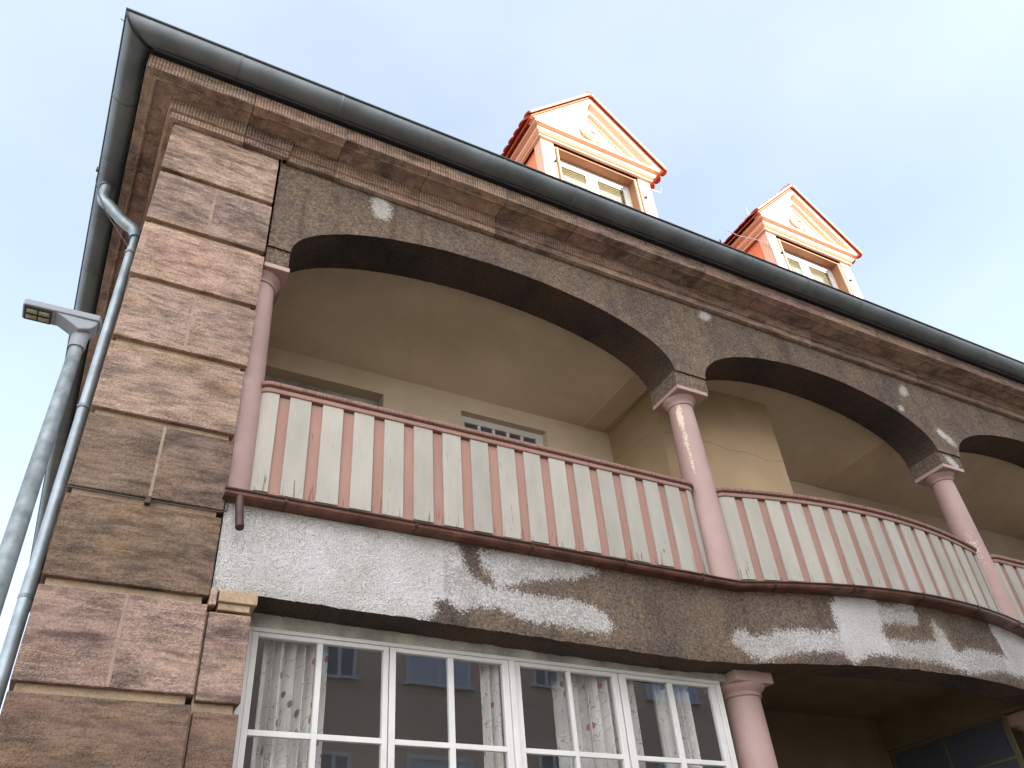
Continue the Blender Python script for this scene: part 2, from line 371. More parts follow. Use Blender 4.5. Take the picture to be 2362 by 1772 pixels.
M_dark = plain("dark_gap", lin(40, 34, 30), 0.9, 0.1, 4)
M_dorm = plain("dormer_cream_paint", lin(216, 182, 154), 0.5, 0.03, 4, spec=0.4)
M_dorm_side = plain("dormer_orange_paint", lin(206, 120, 82), 0.6, 0.06, 4, rnd=3)
M_dorm_reveal = plain("dormer_reveal_shaded", lin(150, 108, 74), 0.6, 0.06, 4)  # darker dormer tone, shade of the window recess put into the colour
M_dorm_plaster = plain("dormer_cheek_plaster", lin(222, 140, 96), 0.85, 0.05, 4)
M_tile = plain("red_clay_tile", lin(168, 78, 60), 0.8, 0.18, 6, bmp=0.003, bscale=30)
M_wire = plain("aluminium_wire", lin(190, 188, 180), 0.35, 0.05, 5, metal=0.8)
M_blind = plain("window_blind", lin(122, 117, 84), 0.8, 0.05, 5)
M_room = plain("room_plaster", lin(150, 140, 126), 0.9, 0.05, 1)
M_cable = plain("dark_cable", lin(70, 62, 54), 0.5, 0.1, 5)

def glass(name, refl=0.12, tint=(0.97, 0.975, 0.97, 1)):
    m = bpy.data.materials.new(name); m.use_nodes = True; nt = m.node_tree; n = nt.nodes; l = nt.links; n.clear()
    out = n.new('ShaderNodeOutputMaterial'); mixs = n.new('ShaderNodeMixShader'); tr = n.new('ShaderNodeBsdfTransparent'); gl = n.new('ShaderNodeBsdfGlossy')
    tr.inputs['Color'].default_value = tint; gl.inputs['Roughness'].default_value = 0.015; gl.inputs['Color'].default_value = (0.95, 0.97, 1, 1)
    lw = n.new('ShaderNodeLayerWeight'); lw.inputs['Blend'].default_value = 0.5; fr = n.new('ShaderNodeMath'); fr.operation = 'POWER'; fr.inputs[1].default_value = 4.0; l.new(lw.outputs['Facing'], fr.inputs[0])
    ad = n.new('ShaderNodeMath'); ad.operation = 'MULTIPLY_ADD'; ad.inputs[1].default_value = 0.9; ad.inputs[2].default_value = refl; l.new(fr.outputs[0], ad.inputs[0])
    t = n.new('ShaderNodeTexCoord'); nz_ = n.new('ShaderNodeTexNoise'); nz_.inputs['Scale'].default_value = 2.2; l.new(t.outputs['Object'], nz_.inputs['Vector'])
    b = n.new('ShaderNodeBump'); b.inputs['Distance'].default_value = 0.002; b.inputs['Strength'].default_value = 0.25; l.new(nz_.outputs['Fac'], b.inputs['Height']); l.new(b.outputs[0], gl.inputs['Normal'])
    l.new(ad.outputs[0], mixs.inputs[0]); l.new(tr.outputs[0], mixs.inputs[1]); l.new(gl.outputs[0], mixs.inputs[2]); l.new(mixs.outputs[0], out.inputs[0])
    return m
M_glass = glass("window_glass", 0.10)
M_darkglass = plain("dark_partition_glass", lin(78, 80, 88), 0.3, 0.08, 1.2, spec=0.5)

def curtain_mat():
    m, nt, n, l, bs = mat_new("patterned_curtain")
    c = coords(n, l, (1, 0.3, 1), rnd=13.0)
    base = mixc(n, l, ramp(n, l, tex_noise(n, l, c, 3, 4), [(0.35, g(0)), (0.65, g(1))]), lin(226, 221, 214), lin(204, 199, 192))
    wv = N(n, 'ShaderNodeTexWave', wave_type='BANDS', bands_direction='X', Scale=5.0, Distortion=14.0)
    wv.inputs['Detail'].default_value = 2; wv.inputs['Detail Scale'].default_value = 1.6; l.new(c, wv.inputs['Vector'])
    vine = ramp(n, l, wv.outputs['Fac'], [(0.0, g(1)), (0.008, g(1)), (0.02, g(0))])
    col = mixc(n, l, mathn(n, l, 'MULTIPLY', vine, 0.5), base, lin(58, 54, 54))
    vo = N(n, 'ShaderNodeTexVoronoi', Scale=14.0); l.new(coords(n, l, (1, 0.3, 0.5), rnd=19.0), vo.inputs['Vector'])
    leaf = mathn(n, l, 'LESS_THAN', vo.outputs['Distance'], 0.20)
    pick = ramp(n, l, vo.outputs['Color'], [(0.0, lin(168, 52, 40)), (0.32, lin(60, 56, 58)), (0.5, lin(225, 222, 220))], 'CONSTANT')
    col = mixc(n, l, mathn(n, l, 'MULTIPLY', leaf, 0.85), col, pick)
    l.new(col, bs.inputs['Base Color']); bs.inputs['Roughness'].default_value = 0.9
    bs.inputs['Transmission Weight'].default_value = 0.0
    return m
M_curtain = curtain_mat()

M_screenframe = plain("dull_olive_frame", lin(104, 94, 72), 0.7, 0.1, 4)
# ------------------------------------------------------------------ setting
def ground_mat(name, base, sc):
    return plain(name, base, 0.9, 0.12, sc, bmp=0.004, bscale=60, rnd=0, fine=0.4)
M_asphalt = ground_mat("asphalt", lin(118, 114, 108), 1.5)
M_paving = plain("paving", lin(176, 168, 152), 0.85, 0.1, 2, bmp=0.003, rnd=0, fine=0.2)
tag(finish("ground", MB().box(-150, 150, -150, 150, -1.0, -0.15), ground_mat("earth", lin(150, 140, 118), 0.4)), kind='structure')
tag(finish("road", MB().box(-100, 100, -10.2, -2.4, -0.14, -0.004), M_asphalt), kind='structure')
tag(finish("side_road", MB().box(-9.0, -2.4, -2.38, 60, -0.14, -0.008), M_asphalt), kind='structure')
tag(finish("pavement", MB().box(-2.2, 60, -2.2, -0.3, -0.14, 0.12).box(-2.2, -0.6, -0.3, 16, -0.14, 0.12), M_paving), kind='structure')
tag(finish("far_pavement", MB().box(-60, 60, -12.95, -10.22, -0.14, 0.12), M_paving), kind='structure')

# ------------------------------------------------------------------ the house
house = empty("house", (0, 0, 0), "sandstone house with an arched balcony loggia, bulging striped balustrade and two gabled dormers", "house")
XE = 16.0                              # far end of the modelled front
WY = 0.04                              # face of the rendered arcade wall
def qbow(x, c=7.92, h=2.3):
    q = 1 - ((x - c) / h) ** 2
    return q if q > 0 else 0.0
def band_y(x): return 0.03 - 0.37 * qbow(x)
def frange(a, b, n): return [a + (b - a) * i / n for i in range(n + 1)]

# signed distance to polygons (positive inside)
def sdist(px, pz, poly):
    ins = False; best = 9e9; n = len(poly)
    for i in range(n):
        x0, z0 = poly[i]; x1, z1 = poly[(i + 1) % n]
        if (z0 > pz) != (z1 > pz) and px < (x1 - x0) * (pz - z0) / (z1 - z0) + x0: ins = not ins
        dx, dz = x1 - x0, z1 - z0; L = dx * dx + dz * dz
        t = max(0, min(1, ((px - x0) * dx + (pz - z0) * dz) / L)) if L else 0
        d = (px - x0 - t * dx) ** 2 + (pz - z0 - t * dz) ** 2
        if d < best: best = d
    d = math.sqrt(best); return d if ins else -d

P_white = [(0.7, 4.9), (0.7, 3.95), (1.14, 4.035), (1.7, 4.05), (2.17, 4.04), (2.45, 4.084), (2.5, 4.146), (2.45, 4.21), (2.56, 4.253), (2.67, 4.169), (2.86, 4.237), (2.98, 4.239), (3.14, 4.202), (3.39, 4.161), (3.55, 4.18), (3.7, 4.162), (3.83, 4.143), (4.04, 4.15), (4.12, 4.213), (4.07, 4.316), (3.94, 4.372), (3.73, 4.393), (3.53, 4.377), (3.3, 4.392), (3.12, 4.408), (3.06, 4.428), (3.28, 4.498), (3.55, 4.557), (3.84, 4.626), (4.03, 4.69), (4.0, 4.735), (3.78, 4.752), (3.3, 4.757), (2.98, 4.742), (2.88, 4.715), (2.91, 4.572), (3.02, 4.447), (3.01, 4.397), (2.84, 4.431), (2.76, 4.529), (2.72, 4.642), (2.68, 4.709), (2.6, 4.9)]
P_bow = [(5.44, 4.239), (5.49, 4.333), (5.62, 4.364), (5.69, 4.288), (5.8, 4.304), (5.94, 4.358), (6.14, 4.378), (6.37, 4.362), (6.62, 4.381), (6.6, 4.482), (6.61, 4.642), (6.69, 4.729), (6.87, 4.776), (7.07, 4.768), (7.21, 4.69), (7.4, 4.692), (7.59, 4.763), (7.69, 4.733), (7.7, 4.608), (7.62, 4.525), (7.4, 4.519), (7.19, 4.499), (7.12, 4.39), (7.17, 4.331), (7.48, 4.325), (7.77, 4.369), (7.87, 4.379), (7.88, 4.532), (7.92, 4.603), (8.01, 4.512), (8.06, 4.386), (8.12, 4.279), (8.35, 4.356), (8.64, 4.362), (8.94, 4.357), (9.12, 4.368), (9.06, 4.53), (9.0, 4.661), (9.02, 4.745), (9.58, 4.85), (10.02, 4.85), (9.9, 4.3), (9.33, 4.196), (8.77, 4.181), (8.22, 4.082), (7.83, 4.152), (7.56, 4.151), (7.2, 4.177), (6.93, 4.175), (6.77, 4.136), (6.66, 4.079), (6.56, 4.187), (6.31, 4.178), (5.97, 4.142), (5.81, 4.083), (5.72, 4.083), (5.61, 4.14)]
def ell(cx, cz, a, b, th, n=14):
    return [(cx + a * math.cos(t) * math.cos(th) - b * math.sin(t) * math.sin(th), cz + a * math.cos(t) * math.sin(th) + b * math.sin(t) * math.cos(th)) for t in [2 * math.pi * k / n for k in range(n)]]
spots = [ell(1.93, 8.53, 0.11, 0.17, 0.1), ell(6.31, 8.60, 0.11, 0.07, 0.6), ell(9.93, 8.46, 0.12, 0.07, 0.8), ell(10.46, 7.78, 0.19, 0.06, 2.5), ell(9.69, 8.08, 0.05, 0.04, 0.8), ell(12.9, 8.4, 0.1, 0.07, 0.6)]

# --- arcade wall with three elliptical arches
PIERS = [(0.845, 1.06), (5.56, 6.02), (10.11, 10.60), (14.85, XE)]
ZS, ZT = 7.48, 8.745
def arch_z(x):
    for (a0, a1), (b0, b1) in zip(PIERS[:-1], PIERS[1:]):
        if a1 < x < b0:
            c = (a1 + b0) / 2; a = (b0 - a1) / 2; return ZS + 0.755 * math.sqrt(max(0, 1 - ((x - c) / a) ** 2))
    return ZS
xs = []
for i, (p0, p1) in enumerate(PIERS):
    xs += frange(p0, p1, max(4, int((p1 - p0) / 0.06)))
    if i < len(PIERS) - 1:
        q0 = PIERS[i + 1][0]; c = (p1 + q0) / 2; a = (q0 - p1) / 2
        xs += [c - a * math.cos(math.pi * k / 110) for k in range(1, 110)]
mb = MB(); paint = []; thin = []
R_ = 20; NS = 8
rows = []
for x in xs:
    zb = arch_z(x) + 0.007 * noise.noise(Vector((x * 14, 3.1, 0))); rows.append([])
    for j in range(R_ + 1):
        z = zb + (ZT - zb) * (j / R_) ** 1.15
        wob = 0.004 * noise.noise(Vector((x * 3, z * 3, 1)))
        rows[-1].append(len(mb.v)); mb.v.append((x, WY + wob, z))
        paint.append(max(sdist(x, z, s) for s in spots)); thin.append(0.35)
    for j in range(1, NS + 1):
        y = WY + (0.55 - WY) * j / NS
        rows[-1].append(len(mb.v)); mb.v.append((x, y, arch_z(x) + 0.007 * noise.noise(Vector((x * 14, 3.1 + j, 0))))); paint.append(-1); thin.append(0)
    rows[-1].append(len(mb.v)); mb.v.append((x, 0.55, ZT)); paint.append(-1); thin.append(0)
for i in range(len(xs) - 1):
    a, b = rows[i], rows[i + 1]
    for j in range(R_): mb.f.append((a[j], b[j], b[j + 1], a[j + 1]))
    seq_a = [a[0]] + a[R_ + 1:]; seq_b = [b[0]] + b[R_ + 1:]
    for j in range(len(seq_a) - 1): mb.f.append((seq_a[j], seq_a[j + 1], seq_b[j + 1], seq_b[j]))
arc = finish("arcade_wall", mb, M_rough, house, attr={'paint': paint, 'thin': thin}, smooth=True)
arc.data.materials.append(M_soffit)
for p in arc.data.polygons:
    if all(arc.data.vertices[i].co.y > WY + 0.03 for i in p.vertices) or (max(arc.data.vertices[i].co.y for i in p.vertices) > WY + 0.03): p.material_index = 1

# --- neck blocks, abacus and columns of the upper loggia
def neck(x0, x1, spot=False):
    mb = MB(); nx, nzz = 10, 6; pv = []
    pts = frange(x0, x1, nx)
    for k, z in enumerate(frange(7.27, ZS + 0.004, nzz)):
        for x in pts: mb.v.append((x, WY + 0.02, z)); pv.append(sdist(x, z, ell(10.36, 7.36, 0.13, 0.07, 2.5)) if spot else -1)
    for k in range(nzz):
        for i in range(nx): mb.f.append((k * (nx + 1) + i, k * (nx + 1) + i + 1, (k + 1) * (nx + 1) + i + 1, (k + 1) * (nx + 1) + i))
    o = len(mb.v)
    mb.box(x0, x1, WY + 0.021, 0.545, 7.27, ZS + 0.004); pv += [-1] * (len(mb.v) - o)
    return finish("neck_block", mb, M_rough, house, attr={'paint': pv, 'thin': [0.2] * len(pv)})
def column(cx, cy, zbase, ztop, r0, r1, halfab, abt, flake=None, name="column", ab=None):
    """shaft with entasis, astragal ring, echinus and square abacus"""
    H = ztop - zbase; mb = MB(); prof = []; KC = 1 - 0.105 / H
    for k in range(25):
        t = k / 24; r = r0 + (r1 - r0) * (t ** 1.7); prof.append((r, zbase + H * KC * t))
    mb.lathe(prof, cx, cy, 48)
    fl = []
    for (x, y, z) in mb.v:
        v = -1.0
        if flake:
            ang = math.atan2(y - cy, x - cx); d = math.atan2(math.sin(ang - flake[0]), math.cos(ang - flake[0]))
            for (zz, hz, wd, st, da) in flake[1]:
                q = ((z - zz) / hz) ** 2 + ((d - da) / wd) ** 2
                v = max(v, st * (1 - q))
        fl.append(v)
    o = finish(name, mb, M_column, house, smooth=True, attr={'flake': fl})
    zc_ = zbase + H * KC
    cap = MB(); zz = zc_ ; e = ztop - zz
    cap.lathe([(r1, zz - 0.002), (r1 * 1.10, zz + e * .02), (r1 * 1.12, zz + e * .12), (r1 * 1.06, zz + e * .2), (r1 * 1.07, zz + e * .36), (r1 * 1.24, zz + e * .62), (r1 * 1.36, zz + e * .84), (r1 * 1.38, zz + e)], cx, cy, 48)
    finish("capital_ring", cap, M_column, o, smooth=True, attr={'flake': [-1.0] * len(cap.v)})
    a = MB(); x0, x1, y0, y1 = ab if ab else (cx - halfab, cx + halfab, cy - halfab, cy + halfab)
    a.box(x0, x1, y0, y1, ztop, ztop + abt)
    finish("abacus", a, M_column, o, bevel=0.006, attr={'flake': [-1.0] * len(a.v)})
    return o
neck(*PIERS[0]); neck(*PIERS[1]); neck(PIERS[2][0], 10.56, True); neck(14.85, 15.3)
column(0.865, 0.28, 4.80, 7.215, 0.178, 0.135, 0.215, 0.052, ab=(0.84, 1.075, 0.045, 0.52))
column(5.745, 0.29, 4.80, 7.215, 0.180, 0.140, 0.215, 0.052, ab=(5.545, 5.985, 0.045, 0.53), flake=(math.radians(215), [(6.93, 0.20, 0.34, 1.0, 0.0), (6.62, 0.22, 0.22, 0.62, 0.05), (6.35, 0.25, 0.16, 0.5, 0.1), (7.12, 0.10, 0.25, 0.45, 0.1)]))
column(10.30, 0.29, 4.80, 7.215, 0.180, 0.140, 0.215, 0.052, ab=(10.09, 10.525, 0.045, 0.53), flake=(math.radians(215), [(6.05, 0.3, 0.5, 0.34, 0.2)]))
column(15.0, 0.29, 4.80, 7.215, 0.180, 0.140, 0.215, 0.052, ab=(14.8, 15.25, 0.045, 0.53))

# --- lower rendered band (edge of the balcony floor), bulging in the middle bay
def band_zb(x):
    base = 4.075 - 0.055 * max(0, min(1, (x - 1.2) / 3.6)) + 0.035 * max(0, min(1, (x - 4.9) / 0.9))
    return base + 0.012 * noise.noise(Vector((x * 6, 0, 5))) + 0.006 * noise.noise(Vector((x * 31, 2, 5)))
mb = MB(); paint = []; thin = []; rows = []
xs = frange(0.835, XE, 560); RB = 26; ZB = 4.76
for x in xs:
    zb = band_zb(x); yb = band_y(x); r = []
    for j in range(RB + 1):
        z = zb + (ZB - zb) * j / RB
        r.append(len(mb.v)); mb.v.append((x, yb + 0.006 * noise.noise(Vector((x * 4, z * 4, 9))) + (0.012 * (1 - j / 2) if j < 2 else 0), z))
        d = max(sdist(x, z, P_white), sdist(x, z, P_bow)) if x < 10.6 else -1.0 + 0.9 * noise.noise(Vector((x, z, 0)))
        paint.append(d)
        thin.append(0.0 if x < 2.55 else (0.08 if (6.6 < x < 7.15 or x > 9.0) else 0.42))
    for j in range(1, 7):
        r.append(len(mb.v)); mb.v.append((x, yb + 0.012 + (min(0.345, yb + 0.345) - yb - 0.012) * j / 6, zb + 0.01 * noise.noise(Vector((x * 6, j, 5))))); paint.append(-1); thin.append(0)
    r.append(len(mb.v)); mb.v.append((x, mb.v[-1][1], 4.62)); paint.append(-1); thin.append(0)
    rows.append(r)
for i in range(len(xs) - 1):
    a, b = rows[i], rows[i + 1]
    for j in range(RB): mb.f.append((a[j], b[j], b[j + 1], a[j + 1]))
    sa = [a[0]] + a[RB + 1:]; sb = [b[0]] + b[RB + 1:]
    for j in range(len(sa) - 1): mb.f.append((sa[j], sa[j + 1], sb[j + 1], sb[j]))
fb = finish("floor_band", mb, M_rough, house, attr={'paint': paint, 'thin': thin}, smooth=True)
fb.data.materials.append(M_soffit)
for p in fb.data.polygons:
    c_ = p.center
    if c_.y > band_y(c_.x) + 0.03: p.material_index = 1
# balcony floor slab following the bow
mb = MB(); path = frange(0.835, XE, 120)
poly = [(x, band_y(x) + 0.06) for x in path] + [(XE, 2.0), (0.835, 2.0)]
mb.prism(poly, 'z', 4.64, 4.80); finish("balcony_floor", mb, M_brownplaster, house)

# --- quoins
Z_BOT = [8.02, 7.335, 6.665, 5.992, 5.316, 4.66, 4.015, 3.364, 2.71, 2.06, 1.40, 0.74]
finish("frieze_strip", MB().box(-0.194, 0.815, 0.008, 0.60, 8.644, 8.70), M_stone, house)
core = MB().box(-0.155, 0.785, 0.045, 0.62, 0, 8.70); finish("quoin_core", core, M_yellowstone, house)
top = 8.64; JOINT = {1: 0.31, 3: 0.335, 5: 0.325, 7: 0.325, 9: 0.35, 11: 0.3}
def block(x0, x1, y0, y1, z0, z1, name="quoin_stone", m=None, sub=0):
    mb = MB(); nx = max(2, int((x1 - x0) / 0.11)); nzz = max(2, int((z1 - z0) / 0.11))
    # front face gently uneven, the rest plain
    gx = frange(x0, x1, nx); gz = frange(z0, z1, nzz); sd0 = random.uniform(0, 99)
    for z in gz:
        for x in gx:
            e = min(1, min(x - x0, x1 - x, z - z0, z1 - z) / 0.03)
            mb.v.append((x, y0 - 0.004 * e * (1 + noise.noise(Vector((x * 5, z * 5, sd0)))), z))
    for k in range(nzz):
        for i in range(nx): mb.f.append((k * (nx + 1) + i, k * (nx + 1) + i + 1, (k + 1) * (nx + 1) + i + 1, (k + 1) * (nx + 1) + i))
    b0 = len(mb.v)
    bottom = list(range(nx + 1)); topr = [nzz * (nx + 1) + i for i in range(nx + 1)]
    left = [k * (nx + 1) for k in range(nzz + 1)]; right = [k * (nx + 1) + nx for k in range(nzz + 1)]
    mb.v += [(x0, y1, z0), (x1, y1, z0), (x1, y1, z1), (x0, y1, z1)]
    B, Cc, D, E_ = b0, b0 + 1, b0 + 2, b0 + 3
    mb.f.append(tuple(bottom) + (Cc, B)); mb.f.append(tuple(topr[::-1]) + (E_, D)); mb.f.append(tuple(left[::-1]) + (B, E_)); mb.f.append(tuple(right) + (D, Cc)); mb.f.append((B, Cc, D, E_))
    return finish(name, mb, m or M_stone, house, bevel=0.007)
TONE = [(1.0, .97, .90), (.80, .79, .78), (1.0, .93, .90), (.86, .82, .80), (.84, .80, .76), (.50, .47, .43), (.50, .46, .40), (.76, .72, .70), (.46, .42, .38), (.8, .78, .75), (.7, .68, .66), (.7, .68, .66)]
def tone(o, c, v=0.05):
    k = 1 + random.uniform(-v, v); o.color = (c[0] * k, c[1] * k, c[2] * k, 1); return o
for i, zb in enumerate(Z_BOT):
    gap = 0.062 if i else 0
    zt = top - gap
    if i: zt = Z_BOT[i - 1] - 0.062
    x0, x1 = -0.2 + random.uniform(0, .006) + (0.012 if i > 2 else 0), 0.822 + random.uniform(-.004, .008)
    if i in JOINT:
        j = JOINT[i]
        tone(block(x0, j - 0.004, 0.0 + random.uniform(-.002, .002), 0.60, zb, zt), TONE[i], .1); tone(block(j + 0.004, x1, random.uniform(-.003, .003), 0.60, zb, zt), TONE[i], .1)
        finish("mortar_joint", MB().box(j - 0.011, j + 0.011, -0.002, 0.08, zb + 0.004, zt - 0.004), M_mortar, house)
    else: tone(block(x0, x1, 0, 0.60, zb, zt), TONE[i])
# second column of stones beside the window
finish("pilaster_core", MB().box(0.83, 1.085, 0.07, 0.5, 0, 3.93), M_yellowstone, house)
for k, (zb, zt) in enumerate([(3.335, 3.915), (2.70, 3.272), (2.05, 2.64), (1.4, 1.99), (.74, 1.34)]):
    tone(block(0.84, 1.117, 0.018, 0.46, zb, zt, "pilaster_stone"), TONE[7 + k])
finish("corbel_stone", MB().box(0.885, 1.14, -0.012, 0.42, 3.982, 4.068), M_yellowstone, house, bevel=0.006)
finish("corbel_stone", MB().box(0.89, 1.10, 0.012, 0.42, 3.932, 3.980), M_yellowstone, house, bevel=0.005)
finish("corbel_stone", MB().box(0.826, 0.872, 0.0, 0.42, 3.955, 4.07), M_stone, house, bevel=0.005)

# --- lightning conductor lying in the joint under the sixth course
mb = MB().tube([(-0.19, -0.012, 4.635), (0.33, -0.014, 4.630), (0.80, -0.012, 4.635), (0.845, -0.005, 4.66), (0.85, 0.0, 4.78)], 0.0055, 8)
cab = finish("earthing_cable", mb, M_cable, house)
finish("clip", MB().box(0.30, 0.335, -0.035, 0.03, 4.600, 4.655), M_copper_dark, cab, bevel=0.004)

# --- entablature: bed moulds and corona
JX = [0.453, 1.395, 2.33, 3.27, 4.20, 5.17, 6.10, 7.02, 8.18, 9.20, 10.32, 11.21, 12.2, 13.1, 14.2, 15.2]
bed = [(0.0, 8.69), (0.053, 8.69), (0.053, 8.772), (0.038, 8.778), (0.038, 8.792), (0.066, 8.797), (0.070, 8.85), (0.085, 8.915), (0.088, 8.935), (0.0, 8.935)]
cor = [(0.05, 8.937), (0.235, 8.931), (0.240, 8.909), (0.262, 8.905), (0.266, 8.917), (0.348, 8.921), (0.349, 9.03), (0.352, 9.09), (0.352, 9.102), (0.05, 9.102)]
def mould(name, prof, path, mats, bev=0.003):
    return tone(finish(name, MB().sweep(prof, path), mats, house, bevel=bev), random.choice([(.92, .88, .84), (.8, .74, .7), (.86, .8, .8), (.95, .9, .84)]))
gapj = 0.003
# corner stones of the bed mould on the quoin (wraps both faces), then its short return
mould("bed_mould", bed, [(-0.2, 0.95), (-0.2, 0.0), (0.45, 0.0)], M_tool_x)
mould("bed_mould", bed, [(0.456, 0.0), (0.842, 0.0), (0.842, 0.06)], M_tool_x)
edges = [0.846] + [j for j in JX if j > 0.9] + [XE]
offs = -(WY - 0.0)
for a, b in zip(edges[:-1], edges[1:]):
    mould("bed_mould", [(p + 0.006, z) for p, z in bed], [(a + gapj, WY), (b - gapj, WY)], M_tool_x)
mould("corona_stone", cor, [(-0.2, 0.95), (-0.2, 0.0), (0.45, 0.0)], M_tool_x)
edges = [0.453] + JX[1:] + [XE]
for a, b in zip(edges[:-1], edges[1:]): mould("corona_stone", cor, [(a + gapj, 0), (b - gapj, 0)], M_tool_x)
y = 0.955
while y < 13.5:
    y2 = y + random.choice([0.9, 1.05, 1.2])
    mould("corona_stone", cor, [(-0.2, y2 - gapj), (-0.2, y + gapj)], M_tool_y); mould("bed_mould", bed, [(-0.2, y2 - gapj), (-0.2, y + gapj)], M_tool_y); y = y2
finish("eaves_board", MB().sweep([(0.02, 9.103), (0.335, 9.103), (0.335, 9.40), (0.02, 9.40)], [(-0.2, 13.5), (-0.2, 0), (XE, 0)]), M_dark, house)

# --- half round zinc gutter with seams
GC, GZ, GR = 0.486, 9.243, 0.129
arcp = [(GC + GR * math.cos(t), GZ + GR * math.sin(t)) for t in [math.pi + math.pi * k / 16 for k in range(17)]]
inner = [(GC + (GR - .005) * math.cos(t), GZ + (GR - .005) * math.sin(t)) for t in [2 * math.pi - math.pi * k / 16 for k in range(17)]]
gpath = [(-0.2, 13.6), (-0.2, 0.0), (XE, 0.0)]
gut = finish("roof_gutter", MB().sweep(arcp + inner, gpath), M_zinc, house, smooth=True)
bead = [(GC + GR + 0.000 + 0.017 * math.cos(t), GZ + 0.010 + 0.017 * math.sin(t)) for t in [2 * math.pi * k / 10 for k in range(10)]]
finish("gutter_bead", MB().sweep(bead, gpath), M_lamp_dark, gut, smooth=True)
def ring(path):
    return [(GC + (GR + .0035) * math.cos(t), GZ + (GR + .0035) * math.sin(t)) for t in [math.pi + math.pi * k / 16 for k in range(17)]] + [(GC + (GR + .0002) * math.cos(t), GZ + (GR + .0002) * math.sin(t)) for t in [2 * math.pi - math.pi * k / 16 for k in range(17)]]
SE = [0.23, 1.25, 2.2, 3.12, 4.07, 4.94, 5.89, 6.77, 7.73, 8.73, 9.69, 10.58, 11.38, 12.3, 13.3]
for x in SE:
    finish("gutter_seam", MB().sweep(ring(0), [(x - .011, 0), (x + .011, 0)]), M_zinc, gut, smooth=True)
for yy in [0.33, 1.12, 1.99, 2.9, 3.9, 4.9, 5.9, 6.8, 7.7, 8.69, 9.7, 10.8, 12.1]:
    finish("gutter_seam", MB().sweep(ring(0), [(-0.2, yy + .012), (-0.2, yy - .012)]), M_zinc, gut, smooth=True)
mt = [(-0.2 - GC - (GR + .001) * math.cos(t), -GC - (GR + .001) * math.cos(t), GZ + (GR + .001) * math.sin(t)) for t in [math.pi + math.pi * k / 20 for k in range(2, 20)]]
finish("mitre_seam", MB().tube(mt, [0.030 - 0.0012 * k for k in range(18)], 8), M_lamp_dark, gut, smooth=True)
# conductor stubs standing off the gutter edge
finish("conductor_stub", MB().tube([(-0.815, -0.48, 9.245), (-0.86, -0.50, 9.25)], 0.004, 6), M_cable, gut)
finish("conductor_stub", MB().tube([(6.2, -0.62, 9.26), (6.2, -0.64, 9.30), (6.25, -0.6, 9.31)], 0.006, 6), M_cable, gut)

# --- downpipe on the side wall with swan neck
PX, PY = -0.289, 1.385
pts = [(-0.697, 1.46, 9.14), (-0.70, 1.462, 9.03), (-0.702, 1.464, 8.95)]
for k in range(1, 9):
    t = k / 8 * math.radians(62); pts.append((-0.702 + 0.14 * (1 - math.cos(t)) , 1.464 - 0.03 * k / 8, 8.95 - 0.14 * math.sin(t)))
ex = pts[-1]
pts.append((-0.48, 1.41, 8.655)); pts.append((-0.38, 1.395, 8.565))
for k in range(1, 7):
    t = k / 6; pts.append((-0.38 + 0.09 * math.sin(t * math.pi / 2), 1.395 - 0.01 * t, 8.565 - 0.12 * t * t - 0.04 * t))
dp = finish("downpipe", MB().tube(pts, 0.062, 20), M_zinc_bright, house, smooth=True)
mb = MB().tube([(-0.6975, 1.46, 9.16), (-0.698, 1.46, 9.10)], 0.075, 20); finish("outlet", mb, M_zinc, dp, smooth=True)
mb = MB().tube([(PX, PY, 8.42), (PX, PY, 8.24)], 0.040, 18); finish("sleeve", mb, M_zinc_bright, dp, smooth=True)
mb = MB().tube([(PX, PY, 8.25), (PX, PY, 6.6), (PX, PY, 4.62)], 0.046, 20).tube([(PX, PY, 4.64), (PX, PY, 0.2)], 0.052, 20)
finish("pipe_shaft", mb, M_zinc_bright, dp, smooth=True)
for z in (8.18, 6.2, 4.42, 2.4):
    mb = MB().tube([(PX, PY, z + .014), (PX, PY, z - .014)], 0.056, 18).box(PX + .04, PX + .085, PY - .01, PY + .01, z - .01, z + .01)
    finish("pipe_clamp", mb, M_galv, dp, smooth=True)
wp = [(-0.825, 1.40, 9.27), (-0.815, 1.40, 9.10), (-0.74, 1.395, 8.88), (-0.62, 1.39, 8.66), (-0.48, 1.38, 8.46), (-0.33, 1.375, 8.26)]
finish("stay_wire", MB().tube(wp, 0.005, 6).box(-0.85, -0.815, 1.385, 1.415, 9.25, 9.30), M_cable, dp, smooth=True)

# --- roof
P_ = 1.18; e = 0.38
mb = MB(); zr = 9.36; hy = 6.6
v = [(-0.2 - e, -e, zr), (XE + 2, -e, zr), (XE + 2, 2 * hy - e, zr), (-0.2 - e, 2 * hy - e, zr), (-0.2 - e + hy, hy - e, zr + hy * P_), (XE + 2, hy - e, zr + hy * P_)]
mb.add(v, [(0, 1, 5, 4), (2, 3, 4, 5), (3, 0, 4), (0, 3, 2, 1), (1, 2, 5)])
def tile_roof():
    m, nt, n, l, bs = mat_new("roof_tiles")
    c = coords(n, l)
    br = N(n, 'ShaderNodeTexBrick', Scale=1.0); br.inputs['Brick Width'].default_value = 0.18; br.inputs['Row Height'].default_value = 0.16; br.inputs['Mortar Size'].default_value = 0.01
    br.inputs['Color1'].default_value = lin(128, 62, 48); br.inputs['Color2'].default_value = lin(108, 52, 42); br.inputs['Mortar'].default_value = lin(80, 44, 36); l.new(c, br.inputs['Vector'])
    l.new(br.outputs['Color'], bs.inputs['Base Color']); bs.inputs['Roughness'].default_value = 0.85; bump(n, l, bs, br.outputs['Fac'], 0.01, -0.6); return m
M_rooft = tile_roof()
finish("roof", mb, M_rooft, house)

